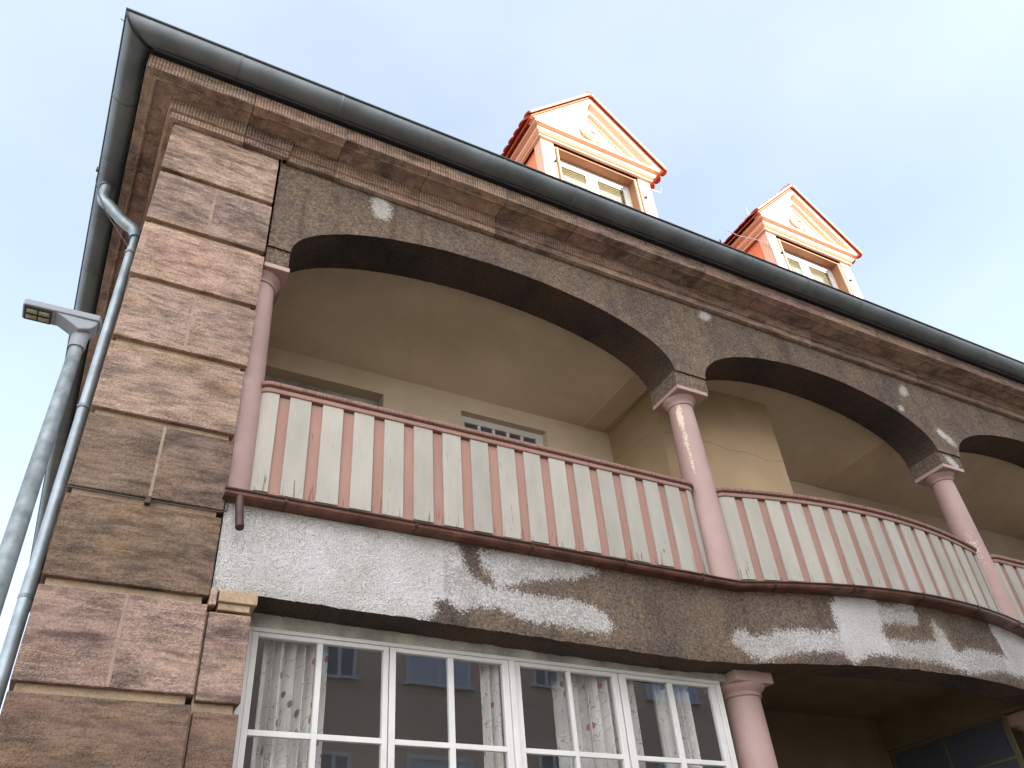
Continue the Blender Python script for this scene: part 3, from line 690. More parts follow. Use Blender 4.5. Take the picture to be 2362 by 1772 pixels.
# --- dormers
DY = 0.80
def make_dormer():
    D = bpy.data.objects.new("dormer", None); COL.objects.link(D); D.parent = house; D.location = (5.735, DY, 10.6)
    def fin(name, mb, m, **k): return finish(name, mb, m, D, **k)
    # local frame: x centred, y=0 front plane (towards -y is out), z=0 at 10.6
    L = 10.6
    zt = 12.37 - L
    hw = 1.03
    for s in (-1, 1):
        x0, x1 = sorted((s * hw, s * 0.80))
        fin("corner_post", MB().box(x0, x1, 0, 0.20, -1.2, zt), M_dorm, bevel=0.004)
        # little hinge button on the post
    for s, xx in ((-1, -0.815), (1, 0.86)):
        fin("hook", MB().tube([(xx, -0.03, 1.30), (xx, 0.01, 1.30)], 0.022, 8).tube([(xx, -0.03, 1.33), (xx, -0.03, 1.25)], 0.01, 6), M_copper_dark)
    # head board and reveals around the recessed window
    fin("window_reveal", MB().box(-0.80, -0.74, 0.03, 0.34, -1.0, zt - 0.05).box(0.74, 0.80, 0.03, 0.34, -1.0, zt - 0.05).box(-0.80, 0.80, 0.03, 0.34, zt - 0.05, zt - 0.002), M_dorm_reveal, bevel=0.003)
    fin("inner_bead", MB().box(0.725, 0.745, 0.0, 0.03, -1.0, zt - 0.07).box(-0.745, -0.725, 0.0, 0.03, -1.0, zt - 0.07), M_dorm)
    # window (two casements)
    wy = 0.19
    f = MB().box(-0.74, 0.74, wy, wy + .06, zt - 0.14, zt - 0.052).box(-0.74, -0.66, wy, wy + .06, -1, zt - 0.14).box(0.66, 0.74, wy, wy + .06, -1, zt - 0.14).box(-0.07, 0.07, wy - .012, wy + .05, -1, zt - 0.142)
    wf = fin("window_frame", f, M_white, bevel=0.004)
    f2 = MB()
    for s in (-1, 1):
        a, b = sorted((s * 0.07, s * 0.66)); f2.box(a, b, wy + .012, wy + .05, zt - 0.19, zt - 0.142).box(a, a + .04, wy + .012, wy + .05, -1, zt - .19).box(b - .04, b, wy + .012, wy + .05, -1, zt - .19)
    fin("casement", f2, M_white, bevel=0.003)
    fin("window_pane", MB().box(-0.62, -0.11, wy + .014, wy + .018, -1, zt - .19).box(0.11, 0.62, wy + .014, wy + .018, -1, zt - .19), M_glass)
    bl = MB()
    for k in range(36):
        z = zt + 0.02 - 0.045 * k; bl.add([(-0.7, wy + .032, z), (0.7, wy + .032, z), (0.7, wy + .024, z - .040), (-0.7, wy + .024, z - .040), (0.7, wy + .032, z - .045), (-0.7, wy + .032, z - .045)], [(0, 1, 2, 3), (3, 2, 4, 5)])
    fin("window_blind", bl, M_blind)
    # cornice: swept across the front and returning down both sides
    cz = zt
    prof = [(0.0, cz), (0.045, cz), (0.045, cz + .03), (0.022, cz + .034), (0.022, cz + .05), (0.05, cz + .058), (0.088, cz + .085), (0.10, cz + .12), (0.088, cz + .15), (0.072, cz + .162), (0.072, cz + .175), (0.15, cz + .18), (0.152, cz + .235), (0.0, cz + .30)]
    sh = 1.03
    fin("cornice", MB().sweep(prof, [(-sh, 1.9), (-sh, 0), (sh, 0), (sh, 1.9)]), M_dorm, bevel=0.002)
    # tympanum panel and raking cornice
    zb = cz + 0.24; ap = 13.62 - L; half = 1.04
    fin("pediment", MB().prism([(-half, zb), (half, zb), (0, zb + half * 1.03)], 'y', 0.0, 0.15), M_dorm)
    th = math.atan(1.03); ct, st_ = math.cos(th), math.sin(th)
    # rake profile: (projection towards viewer, normal offset n outward from the panel edge)
    rp_ = [(0.0, -0.03), (0.02, -0.03), (0.02, 0.0), (0.012, 0.004), (0.012, 0.02), (0.045, 0.028), (0.075, 0.05), (0.08, 0.075), (0.066, 0.095), (0.055, 0.10), (0.06, 0.115), (0.085, 0.145), (0.13, 0.165), (0.15, 0.168), (0.152, 0.25), (0.0, 0.25)]
    apexz = 13.50 - L                 # where the panel edge lines meet
    for s in (-1, 1):
        vs = []; n_ = len(rp_); endd = (1.20)
        for t_end in (0, 1):
            for p, nn in rp_:
                # at the apex the piece is cut vertically on x=0, at the foot horizontally at the cornice
                if t_end == 0: x = 0.0; z = apexz + nn / ct
                else:
                    # foot: z fixed at cornice top
                    z = cz + 0.232; x = (apexz + nn / ct - z) / math.tan(th)
                vs.append((s * x, -p, z))
        fs = [(i, (i + 1) % n_, n_ + (i + 1) % n_, n_ + i) for i in range(n_)] + [tuple(range(n_)), tuple(range(n_, 2 * n_))[::-1]]
        fin("raking_cornice", MB().add(vs, fs), M_dorm)
    # thin frame line inside the panel
    for s in (-1, 1):
        a = (0, apexz - .10); b = (s * 0.80, apexz - .10 - 0.80 * 1.03)
        fin("panel_fillet", MB().tube([(a[0], -0.002, a[1]), (b[0], -0.002, b[1])], 0.006, 6), M_dorm)
    # rosette in relief
    ro = MB(); cx, czz = -0.015, 13.02 - L
    for r_, tube_r, k0, kk in ((0.155, 0.026, 0.4, 5.0), (0.105, 0.028, 2.1, 5.2), (0.058, 0.024, 4.0, 5.4)):
        ro.tube([(cx + r_ * math.cos(k0 + kk * i / 18) * (1.12), -0.034 - 0.012 * (0.15 - r_) / 0.05, czz + r_ * math.sin(k0 + kk * i / 18) * 0.95) for i in range(19)], [tube_r * (0.35 + 0.65 * math.sin(math.pi * i / 18)) for i in range(19)], 8)
    for k in range(7):
        a = k * 2 * math.pi / 7; ro.tube([(cx + 0.155 * math.cos(a), -0.006, czz + 0.14 * math.sin(a)), (cx + 0.185 * math.cos(a + .12), -0.012, czz + 0.165 * math.sin(a + .12)), (cx + 0.15 * math.cos(a + .35), -0.004, czz + 0.14 * math.sin(a + .35))], [0.008, 0.02, 0.008], 8)
    ro.tube([(cx - .018, -.035, czz), (cx + .018, -.035, czz)], 0.022, 10)
    ro.box(cx - .01, cx + .13, -.012, 0.0, czz - .235, czz - .205)
    fin("rosette", ro, M_dorm, smooth=True)
    # cheeks (side walls)
    for s in (-1, 1):
        x0, x1 = sorted((s * 0.99, s * 0.93))
        fin("cheek", MB().box(x0, x1, 0.2, 3.0, -1.2, zt + 0.02), M_dorm_plaster)
    # roof: two slopes of clay tiles with a boarded orange soffit
    he = 1.255; ze = 12.64 - L; slope = 1.03; zr_ = ze + he * slope
    bk = 4.4
    sof = MB()
    for s in (-1, 1):
        sof.add([(s * he, -0.16, ze - 0.045), (s * 0.0, -0.16, zr_ - 0.045), (0, bk, zr_ - .045), (s * he, bk, ze - .045), (s * he, -0.16, ze - 0.02), (0, -0.16, zr_ - .02), (0, bk, zr_ - .02), (s * he, bk, ze - .02)],
                [(0, 1, 2, 3), (4, 5, 6, 7), (0, 4, 7, 3), (0, 1, 5, 4), (2, 3, 7, 6)])
    fin("eaves_soffit", sof, M_dorm_side)
    # tile courses: beaver tail tiles, each row a scalloped strip overlapping the one below
    tl = MB()
    nrow = 9; Ls = he / ct + 0.03; step = Ls / nrow; tw = 0.172
    for s in (-1, 1):
        for r_ in range(nrow + 1):
            dlow = Ls - r_ * step + 0.05           # distance down the slope of the lower edge
            dup = max(dlow - step - 0.09, 0.0)
            for k in range(int((bk + .2) / tw)):
                y0 = -0.20 + k * tw + (0 if r_ % 2 else tw / 2) - tw / 2; y1 = y0 + tw - 0.006
                if y0 < -0.21: y0 = -0.20
                pts = [(dup, y0), (dup, y1)]
                m_ = 7
                cy = (y0 + y1) / 2; rr = (y1 - y0) / 2
                low = [(dlow - rr * 0.75 + rr * 0.75 * math.sin(math.pi * q / m_), cy + rr * math.cos(math.pi * q / m_)) for q in range(m_ + 1)]
                pl = pts + low
                lift0 = 0.012 ; lift1 = 0.034
                def P(d, y, o):
                    # d down slope, height offset grows to the lower edge
                    h = lift0 + (lift1 - lift0) * (d - dup) / max(1e-3, dlow - dup) + o
                    return (s * (d * ct + h * st_ * 1.0), y, zr_ - 0.0 - d * st_ + h * ct)
                n_ = len(pl)
                tl.add([P(d, y, 0.016) for d, y in pl] + [P(d, y, 0.0) for d, y in pl], [tuple(range(n_)), tuple(range(n_, 2 * n_))[::-1]] + [(i, (i + 1) % n_, n_ + (i + 1) % n_, n_ + i) for i in range(n_)])
    fin("tile_covering", tl, M_tile)
    for s in (-1, 1):
        vg = MB(); vs = []
        for d in (0.02, Ls + 0.01):
            for pr, hh in ((-0.212, 0.0), (-0.212, 0.026), (-0.19, 0.026), (-0.19, 0.0)):
                vs.append((s * (d * ct + hh * st_), pr, zr_ - d * st_ + hh * ct))
        vg.add(vs, [(0, 1, 5, 4), (1, 2, 6, 5), (2, 3, 7, 6), (3, 0, 4, 7), (0, 3, 2, 1), (4, 5, 6, 7)])
        fin("verge_strip", vg, M_dorm)
    rg = MB()
    for k in range(13):
        y0 = -0.20 + k * 0.34
        rg.tube([(0, y0, zr_ + .015), (0, y0 + .36, zr_ + .032)], 0.062, 12)
    fin("ridge_tiles", rg, M_tile, smooth=True)
    return D, he, ze, zr_
dorm1, he, ze, zr_ = make_dormer()
dorm1['label'] = 'left dormer, above the widest gap of the gutter'
def copy_tree(o, parent):
    c = o.copy(); COL.objects.link(c); c.parent = parent
    for ch in list(o.children): copy_tree(ch, c)
    return c
kids = list(dorm1.children)
dorm2 = dorm1.copy(); COL.objects.link(dorm2); dorm2.parent = house
for ch in kids:
    c = ch.copy(); COL.objects.link(c); c.parent = dorm2
dorm2.location = (10.32, DY, 10.6)
dorm1['label'] = 'left dormer with small rods on its ridge'; dorm2['label'] = 'right dormer with a conductor wire down its left post'
# conductor rods and wires
finish("lightning_rod", MB().tube([(0.0, 0.55, zr_ + .02), (-0.02, 0.5, zr_ + .30), (-0.04, 0.48, zr_ + .42)], 0.006, 6).tube([(-he - .05, 1.6, ze + .03), (-he - .12, 1.6, ze + .22)], 0.006, 6).tube([(he - .12, .1, ze - .27), (he + .10, .1, ze - .24), (he + .14, .1, ze - .10)], 0.005, 6), M_wire, dorm1)
finish("lightning_rod", MB().tube([(-.02, -.1, zr_ + .12), (-.02, 2.2, zr_ + .14)], 0.007, 6).tube([(0, .2, zr_ + .1), (0, .2, zr_ + .14)], .006, 6).tube([(0, 1.0, zr_ + .1), (0, 1.0, zr_ + .14)], .006, 6).tube([(-.05, 0.9, zr_ + .1), (-0.10, 0.85, zr_ + .45)], 0.006, 6), M_wire, dorm2)
finish("conductor_wire", MB().tube([(-he - .16, 0.50, ze + .16), (-he - .18, 0.45, ze + .02), (-he - .02, 0.38, ze - .12), (-1.16, 0.2, ze - .33), (-1.06, 0.04, ze - .55), (-1.05, -.02, ze - .75), (-1.05, -.02, 0.2)], 0.008, 8).box(-1.075, -1.025, -.03, .0, ze - .64, ze - .60), M_wire, dorm2)

# --- balustrade
BZ0, BZ1 = 4.968, 5.915
def arc_pts(cx, cy, r, a0, a1, n=7): return [(cx + r * math.cos(a0 + (a1 - a0) * k / n), cy + r * math.sin(a0 + (a1 - a0) * k / n)) for k in range(n + 1)]
pi = math.pi
paths = [
    [(0.985, 0.31)] + arc_pts(1.085, 0.265, 0.10, pi, 1.5 * pi) + [(x, 0.165) for x in frange(1.2, 5.36, 16)] + arc_pts(5.44, 0.285, 0.12, 1.5 * pi, 1.96 * pi)[0:] ,
    [(5.86, 0.24)] + [(5.862, 0.17)] + [(x, -0.14 + 0.062 * (x - 8.0) ** 2) for x in frange(5.90, 9.86, 40)] + arc_pts(9.93, 0.235, 0.155, 1.72 * pi, 2.0 * pi, 5),
    [(10.43, 0.30)] + arc_pts(10.53, 0.265, 0.10, pi, 1.5 * pi) + [(x, 0.165) for x in frange(10.6, 14.65, 16)] + arc_pts(14.70, 0.285, 0.12, 1.5 * pi, 2 * pi)]
def resample(path, ds=0.03):
    P = [Vector(p) for p in path]; out = [(P[0].x, P[0].y)]; acc = 0
    cum = [0.0]
    for a, b in zip(P[:-1], P[1:]): cum.append(cum[-1] + (b - a).length)
    n = int(cum[-1] / ds); res = []
    j = 0
    for k in range(n + 1):
        s = cum[-1] * k / n
        while j < len(cum) - 2 and cum[j + 1] < s: j += 1
        t = (s - cum[j]) / max(1e-9, cum[j + 1] - cum[j]); q = P[j].lerp(P[j + 1], t); res.append((q.x, q.y, s))
    return res
first_edge = [1.238, None, 10.64]
for bi, path in enumerate(paths):
    rs = resample(path)
    bal = bpy.data.objects.new("balustrade", None); COL.objects.link(bal); bal.parent = house; 
    pl = [(p[0], p[1]) for p in rs]
    back = MB().sweep([(-0.022, 4.81), (-0.048, 4.81), (-0.048, 5.90), (-0.022, 5.90)], pl); finish("backing_panel", back, M_pinkwood, bal)
    lower = MB().sweep([(-0.06, 5.915), (0.010, 5.915), (0.014, 5.925), (0.014, 5.955), (0.004, 5.962), (-0.06, 5.962)], pl); finish("rail_fillet", lower, M_pinkwood, bal, bevel=0.002)
    jit = [0.0] * len(pl)
    upper = MB().sweep([(-0.075, 5.964), (0.022, 5.964), (0.036, 5.972), (0.041, 5.988), (0.036, 6.006), (0.020, 6.018), (-0.02, 6.024), (-0.075, 6.018)], pl)
    finish("handrail", upper, M_rail, bal, smooth=True)
    # boards
    total = rs[-1][2]
    def at_s(s):
        k = min(len(rs) - 2, max(0, int(s / total * (len(rs) - 1)))); t = s / total * (len(rs) - 1) - k
        return Vector((rs[k][0] + (rs[k + 1][0] - rs[k][0]) * t, rs[k][1] + (rs[k + 1][1] - rs[k][1]) * t))
    if first_edge[bi] is not None:
        s0 = min(rs, key=lambda r: abs(r[0] - first_edge[bi]) + (10 if r[2] < 0.1 else 0))[2] - 0.279 * 1
    else: s0 = 0.035
    s = s0 if s0 > 0 else 0.0
    k = 0
    while s < total - 0.03:
        sa = s + random.uniform(-.003, .003); sb = min(sa + 0.181, total)
        if bi == 1 and k == 0: sb = sa + 0.22
        nseg = 6; zb = BZ0 + random.uniform(-.005, .006); mb = MB()
        if sb - sa > 0.03:
            sub = [at_s(sa + (sb - sa) * q / nseg) for q in range(nseg + 1)]
            mb.sweep([(-0.021, zb), (random.uniform(-.002, .002), zb + random.uniform(-.002, .002)), (0.0, BZ1 - .001), (-0.021, BZ1 - .001)], [(p.x, p.y) for p in sub])
            finish("board", mb, M_board, bal, bevel=0.002)
        s += 0.279 if not (bi == 1 and k == 0) else 0.315; k += 1
# end panel between boards and gutter is left open: a dark slot

# --- copper box gutter along the balcony edge
def lip_y(x): return -0.085 - 0.415 * qbow(x, 7.95, 2.33)
gp = [(x, lip_y(x)) for x in frange(0.80, XE, 190)]
prof = [(0.0, 4.792), (-0.003, 4.765), (-0.018, 4.750), (-0.18, 4.741), (-0.18, 4.746), (-0.022, 4.755), (-0.009, 4.768), (-0.006, 4.792)]
cg = finish("balcony_gutter", MB().sweep(prof, gp), M_copper, house)
bd = [(0.004 + 0.010 * math.cos(t), 4.797 + 0.010 * math.sin(t)) for t in [2 * pi * k / 8 for k in range(8)]]
finish("gutter_bead", MB().sweep(bd, gp), M_copper_dark, cg, smooth=True)
finish("gutter_flashing", MB().sweep([(-0.18, 4.742), (-0.20, 4.83), (-0.203, 4.83), (-0.183, 4.741)], gp), M_copper_dark, cg)
for x in [1.24, 2.28, 3.33, 4.28, 5.15, 5.95, 6.8, 7.7, 8.6, 9.5, 10.4, 11.4, 12.4]:
    seg = [(x + d, lip_y(x + d)) for d in (-0.012, 0, 0.012)]
    finish("gutter_bracket", MB().sweep([(0.012, 4.812), (0.006, 4.765), (-0.016, 4.744), (-0.09, 4.738), (-0.09, 4.743), (-0.02, 4.749), (0.0, 4.766), (0.004, 4.812)], seg), M_copper_dark, cg)
sp = MB().tube([(0.915, -0.055, 4.762), (0.915, -0.075, 4.69), (0.920, -0.11, 4.58), (0.925, -0.16, 4.46)], 0.030, 16, caps=False).tube([(0.925, -0.16, 4.46), (0.9245, -0.155, 4.472)], 0.026, 16)
finish("spout", sp, M_copper_dark, cg, smooth=True)

# --- upper loggia interior: back wall, vaulted ceiling, beams, chimney breast
YB = 2.03
mb = MB()
mb.box(2.74, 3.768, YB, YB + 0.3, 4.8, 7.692).box(5.0, XE, YB, YB + 0.3, 4.8, 7.692)
mb.box(0.72, 3.768, YB, YB + 0.3, 7.692, 8.6).box(3.768, 5.0, YB, YB + 0.3, 7.738, 8.6).box(5.0, XE, YB, YB + 0.3, 7.692, 8.6).box(3.768, 5.0, YB, YB + .3, 4.8, 5.6)
finish("loggia_back_wall", mb, M_cream, house)
def vault(x0, x1, zs=7.975, rise=0.36):
    mb = MB(); c = (x0 + x1) / 2; a = (x1 - x0) / 2; vs = []; n = 40; ny = 12
    for k in range(n + 1):
        x = x0 + (x1 - x0) * k / n
        for j in range(ny + 1):
            y = 0.55 + (YB - 0.55) * j / ny; u = abs((x - c) / a)
            tt = (y - 0.55) / (YB - 0.55); cove = 1 - tt ** 2.2
            z = zs + rise * (1 - u ** 2.6) * cove + 0.004 * noise.noise(Vector((x, y, 3)))
            vs.append((x, y, z))
    fs = [(k * (ny + 1) + j, (k + 1) * (ny + 1) + j, (k + 1) * (ny + 1) + j + 1, k * (ny + 1) + j + 1) for k in range(n) for j in range(ny)]
    mb.add(vs, fs); return finish("vaulted_ceiling", mb, M_cream, house, smooth=True)
vault(0.70, 5.60); vault(5.93, 9.98); vault(10.33, 14.9)
for x0, x1 in ((5.595, 5.935), (9.975, 10.335), (14.9, 15.3)):
    finish("ceiling_beam", MB().box(x0, x1, 0.548, YB + .002, 7.968, 8.62), M_cream, house, bevel=0.006)
finish("loggia_end_wall", MB().box(0.60, 0.70, 0.5, YB + .3, 4.8, 8.62), M_cream, house)
finish("roof_slab", MB().box(0.6, XE, 0.5, YB + .3, 8.64, 8.74), M_brownplaster, house)
finish("chimney_breast", MB().box(6.02, 8.07, 0.97, YB - .002, 4.80, 8.45), M_ochre, house, bevel=0.01)
cr = MB(); rc = random.Random(3); pts_ = []
for k in range(30):
    x = 6.05 + 2.0 * k / 29; pts_.append((x, 0.9695, 7.33 + 0.01 * rc.uniform(-1, 1) + 0.02 * math.sin(k * .7)))
cr.tube(pts_, 0.0018, 5)
pts_ = [(6.0195, 1.0 + k * 0.035, 7.42 + 0.008 * rc.uniform(-1, 1) + 0.003 * k) for k in range(28)]; cr.tube(pts_, 0.0018, 5)
finish("plaster_crack", cr, M_brownplaster, house)
# shutter box in the left opening
finish("door_panel", MB().box(0.72, 2.738, YB + .17, YB + .2, 4.9, 7.69), M_whitegrime, house)
FY = YB + .09
wf = finish("loggia_window", MB().box(3.770, 4.998, FY, FY + .06, 7.645, 7.736).box(3.770, 3.856, FY, FY + .06, 5.6, 7.645).box(4.888, 4.998, FY, FY + .06, 5.6, 7.645), M_white, house, bevel=0.003)
mb = MB()
for k in range(1, 5): x = 3.856 + 1.032 * k / 5; mb.box(x - .02, x + .02, FY + .005, FY + .05, 5.6, 7.645)
for z in (7.38, 7.10, 6.82): mb.box(3.856, 4.888, FY + .007, FY + .048, z - .015, z + .015)
finish("glazing_bar", mb, M_white, wf)
finish("window_pane", MB().box(3.85, 4.89, FY + .028, FY + .032, 5.6, 7.65), M_darkglass, wf)
finish("party_wall", MB().box(0.8, XE, YB + .32, YB + .5, 0, 8.7), M_room, house)

# --- ground floor: big window in the left bay
WYF = 0.335
finish("window_lintel", MB().box(1.10, 5.55, WYF - .004, WYF + .10, 3.975, 4.10), M_whitegrime, house, bevel=0.004)
win = bpy.data.objects.new("wide_window", None); COL.objects.link(win); win.parent = house
def fr(mb, x0, x1, z0, z1, y0=WYF + .005, y1=WYF + .07): return mb.box(x0, x1, y0, y1, z0, z1)
mb = MB(); fr(mb, 1.145, 5.46, 3.947, 3.976, WYF, WYF + .08); fr(mb, 1.145, 1.205, 1.9, 3.947, WYF, WYF + .08); fr(mb, 5.40, 5.46, 1.9, 3.947, WYF, WYF + .08)
fr(mb, 3.258, 3.306, 1.9, 3.947, WYF - .012, WYF + .08); fr(mb, 1.10, 5.50, 1.80, 1.90, WYF, WYF + .08)
finish("window_frame", mb, M_white, win, bevel=0.004)
sashes = [(1.207, 1.250, 1.682, 1.722, 2.190, 2.232), (2.240, 2.290, 2.724, 2.770, 3.200, 3.255), (3.310, 3.362, 3.812, 3.845, 4.268, 4.322), (4.335, 4.405, 4.855, 4.908, 5.338, 5.397)]
for a in sashes:
    mb = MB()
    yy0, yy1 = WYF + .006, WYF + .055
    mb.box(a[0], a[1], yy0, yy1, 1.905, 3.944).box(a[4], a[5], yy0, yy1, 1.905, 3.944).box(a[1], a[4], yy0, yy1, 3.912, 3.944).box(a[1], a[4], yy0, yy1, 1.905, 1.96)
    c = finish("casement", mb, M_white, win, bevel=0.004)
    mb = MB().box(a[2], a[3], yy0 + .004, yy1 - .004, 1.96, 3.912)
    for z in (3.262, 2.61): mb.box(a[1], a[2], yy0 + .005, yy1 - .005, z - .019, z + .019).box(a[3], a[4], yy0 + .005, yy1 - .005, z - .019, z + .019)
    # glazing bars and panes are part of the window; kept one level down
    c2 = finish("glazing_bar", mb, M_white, win, bevel=0.003)
    finish("pane", MB().box(a[1] - .005, a[4] + .005, WYF + .028, WYF + .032, 1.955, 3.915), M_glass, win)
finish("window_sill", MB().box(1.10, 5.5, 0.0, WYF + .1, 1.72, 1.80), M_stone, house, bevel=0.01)
finish("parapet_wall", MB().box(1.10, XE, 0.05, WYF, 0, 1.72), M_rough_dark, house, attr=None)
# room behind
finish("room_shell", MB().box(1.0, 5.9, 4.3, 4.4, 0.8, 4.5).box(1.0, 5.9, 0.45, 4.4, 0.7, 0.8).box(0.9, 1.0, 0.45, 4.4, .8, 4.5), M_room, house)
finish("room_ceiling", MB().box(0.9, 6.05, 0.42, 4.4, 4.30, 4.45), M_room, house)
finish("room_side_wall", MB().box(5.93, 6.05, 0.62, 4.4, 0.8, 4.3), M_brownplaster, house)

# lower columns
column(5.765, 0.425, 0.9, 3.955, 0.19, 0.172, 0.225, 0.13, name="column", ab=(5.535, 5.995, 0.195, 0.655))
column(10.30, 0.425, 0.9, 3.955, 0.19, 0.172, 0.225, 0.13, name="column", ab=(10.07, 10.53, 0.195, 0.655))
# lower loggia
finish("loggia_ceiling", MB().box(6.05, XE, 0.2, 2.32, 4.50, 4.62), M_brownplaster, house)
finish("loggia_rear_wall", MB().box(6.05, XE, 2.33, 2.349, 0.8, 4.5), M_brownplaster, house)
finish("loggia_beam", MB().box(9.93, 10.12, 0.36, 2.32, 4.10, 4.50), M_brownplaster, house)
gs = finish("glazed_screen", MB().box(9.98, 10.02, 0.60, 0.66, 1.0, 4.10).box(9.98, 10.02, 2.28, 2.32, 1.0, 4.10).box(9.98, 10.02, 0.66, 2.28, 4.055, 4.10).box(9.985, 10.015, 1.485, 1.515, 1.0, 4.055).box(9.985, 10.015, 0.66, 1.485, 3.615, 3.645).box(9.985, 10.015, 1.515, 2.28, 3.615, 3.645).box(9.985, 10.015, .66, 2.28, 2.2, 2.23), M_screenframe, house)
finish("screen_pane", MB().box(9.998, 10.002, 0.66, 2.28, 1.0, 4.06), M_darkglass, gs)
# remaining body
finish("side_wall", MB().box(-0.19, 0.60, 0.62, 13.0, 0, 9.10), M_rough_dark, house)
finish("rear_wall", MB().box(0.6, XE, 12.6, 12.9, 0, 9.3), M_rough_dark, house)
finish("end_wall", MB().box(XE, XE + .3, 0.0, 12.6, 0, 9.3), M_rough_dark, house)

# ------------------------------------------------------------------ curtains in the window (hang by themselves)
def curtain(x0, x1, folds, label, y=0.50, ztop=4.05, seed=0, gather=0.0):
    rnd = random.Random(seed); mb = MB(); n = folds * 10; rows = 14
    ph = [rnd.uniform(-.5, .5) for _ in range(folds + 2)]
    for r_ in range(rows + 1):
        t = r_ / rows; z = ztop - (ztop - 1.6) * t
        for k in range(n + 1):
            u = k / n; a = u * folds * 2 * pi
            x = x0 + (x1 - x0) * (u + 0.012 * math.sin(a * 0.37 + seed)) + gather * t * (u - .5)
            yy = y + 0.05 * math.sin(a + ph[int(u * folds)] * 0.6 * u) + 0.012 * math.sin(2.3 * a + seed) + 0.01 * noise.noise(Vector((u * 6, t * 2, seed)))
            mb.v.append((x, yy, z))
    for r_ in range(rows):
        for k in range(n):
            a = r_ * (n + 1) + k; mb.f.append((a, a + 1, a + n + 2, a + n + 1))
    o = finish("curtain", mb, M_curtain, smooth=True)
    sm = o.modifiers.new("thick", 'SOLIDIFY'); sm.thickness = 0.003
    tag(o, label, "curtain", "patterned curtains behind the wide window")
curtain(1.33, 1.80, 6, "leftmost patterned curtain, behind the first casement beside the stone pilaster", seed=1)
curtain(3.08, 3.40, 4, "narrow curtain beside the window's thick centre post, in the second casement", seed=2)
curtain(3.80, 4.15, 3, "narrow loose curtain across the glazing bar of the third casement, left of the wide one", seed=3, y=0.58)
curtain(4.10, 4.56, 5, "wide pale curtain filling the right pane of the third casement", seed=4)
curtain(4.83, 5.18, 4, "rightmost curtain, in the casement next to the pink column", seed=5)

# ------------------------------------------------------------------ street lamp
lx, ly = -0.285, -1.50
lamp = empty("street_lamp", (lx, ly, 0.12), "slim galvanised street lamp with a flat grey head, in front of the house corner", "street lamp")
def lf(name, mb, m, **k):
    o = finish(name, mb, m, None, fixloc=None, **k)
    o.data.transform(Matrix.Translation((-lx, -ly, -0.12))); o.parent = lamp; return o
lf("pole", MB().tube([(lx, ly, z) for z in (0.12, 1.2, 2.4, 3.6, 4.65)], [0.062, 0.056, 0.049, 0.042, 0.033], 24), M_galv, smooth=True)
lf("collar", MB().tube([(lx, ly, 4.632), (lx, ly, 4.70), (lx + .01, ly, 4.76)], [0.042, 0.043, 0.040], 24), M_lamp, smooth=True)
hs = MB()
def slab(poly_bot, z0, z1): return [(x, y, z) for z in (z0, z1) for x, y in poly_bot]
hs.prism([(-0.585, ly - .062), (-0.575, ly - .068), (-0.215, ly - .075), (-0.205, ly - .05), (-0.20, ly), (-0.205, ly + .05), (-0.215, ly + .06), (-0.44, ly + .058), (-0.575, ly + .06), (-0.585, ly + .055)], 'z', 4.795, 4.835)
lf("head_housing", hs, M_lamp, bevel=0.006)
nk = MB().prism([(-0.43, 4.796), (-0.215, 4.796), (-0.222, 4.765), (-0.245, 4.735), (-0.30, 4.715), (-0.345, 4.745)], 'y', ly - .066, ly + .045)
lf("neck_housing", nk, M_lamp, bevel=0.008)
lf("lens_panel", MB().box(-0.576, -0.445, ly - .058, ly + .052, 4.788, 4.797), M_lamp_dark, bevel=0.003)
lens = MB()
for i in range(2):
    for j in range(2):
        x0 = -0.565 + i * 0.06; y0 = ly - .045 + j * 0.048
        lens.add([(x0, y0, 4.786), (x0 + .052, y0, 4.786), (x0 + .052, y0 + .032, 4.786), (x0, y0 + .032, 4.786), (x0 + .01, y0 + .006, 4.781), (x0 + .042, y0 + .006, 4.781), (x0 + .042, y0 + .026, 4.781), (x0 + .01, y0 + .026, 4.781)],
                 [(0, 1, 5, 4), (1, 2, 6, 5), (2, 3, 7, 6), (3, 0, 4, 7), (4, 5, 6, 7)])
lf("lens", lens, M_lens)

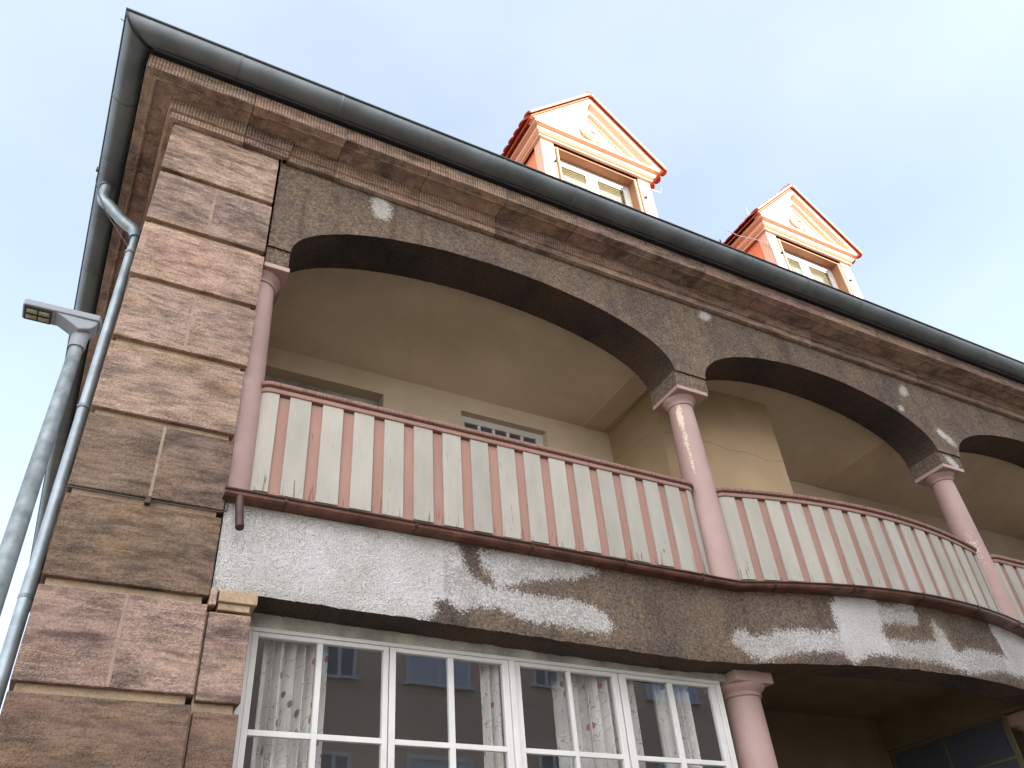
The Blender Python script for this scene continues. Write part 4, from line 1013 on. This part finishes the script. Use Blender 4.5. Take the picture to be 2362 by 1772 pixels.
# ------------------------------------------------------------------ house across the street (throws the shade, seen mirrored in the panes)
OY = -13.0; OH = 14.15; SC = 19.2 / 15.7
opp = empty("town_house", (8, OY, 0), "plain cream rendered house across the street, seen only as a reflection in the window", "house")
def of(name, mb, m, **k):
    o = finish(name, mb, m, None, **k); o.data.transform(Matrix.Translation((-8, -OY, 0))); o.parent = opp; return o
M_oppwall = plain("opposite_render", lin(186, 174, 162), 0.9, 0.05, 1.0, rnd=0, bmp=0.003)
M_oppframe = plain("opposite_window_white", lin(190, 200, 212), 0.5, 0.04, 2)
M_oppglass_sky = plain("opposite_glass_sky_tint", lin(168, 190, 214), 0.5, 0.1, 1.0)  # sky reflection in the wide panes painted as pale blue
M_oppglass = plain("opposite_glass", lin(112, 122, 138), 0.5, 0.1, 1.0, spec=0.3)
of("wall", MB().box(3.0, 34, OY - 9, OY, 0, OH - .25), M_oppwall)
of("cornice", MB().box(2.8, 34.2, OY + .004, OY + .12, OH - .6, OH - .255), M_oppwall)
of("roof", MB().prism([(OY + .35, OH - .25), (OY - 4.5, OH + 1.55), (OY - 9.3, OH - .25)], 'x', 2.7, 34.3), M_rooft)
wins = [(4.62, 5.31, 7.22), (6.38, 7.82, 7.23), (9.32, 10.04, 7.44), (12.35, 13.88, 7.40)]
k = 16.0
while k < 27: wins += [(k, k + 1.3, 7.3)]; k += 2.8
for x0, x1, zs in wins:
    x0, x1, zs = x0 * SC, x1 * SC, 1.6 + (zs - 1.6) * SC
    for zz in (zs - 3.2, zs, zs + 3.2):
        f = of("window", MB().box(x0, x0 + .09, OY + .002, OY + .05, zz + .0, zz + 1.5).box(x1 - .09, x1, OY + .002, OY + .05, zz, zz + 1.5).box(x0, x1, OY + .003, OY + .049, zz + 1.41, zz + 1.5).box(x0 - .06, x1 + .06, OY + .004, OY + .11, zz - .07, zz).box((x0 + x1) / 2 - .04, (x0 + x1) / 2 + .04, OY + .003, OY + .048, zz, zz + 1.41), M_oppframe)
        p = finish("pane", MB().box(x0 + .09, x1 - .09, OY + .006, OY + .02, zz, zz + 1.41), M_oppglass_sky if (x1 - x0) > 1.65 else M_oppglass, None)
        p.data.transform(Matrix.Translation((-8, -OY, 0))); p.parent = f
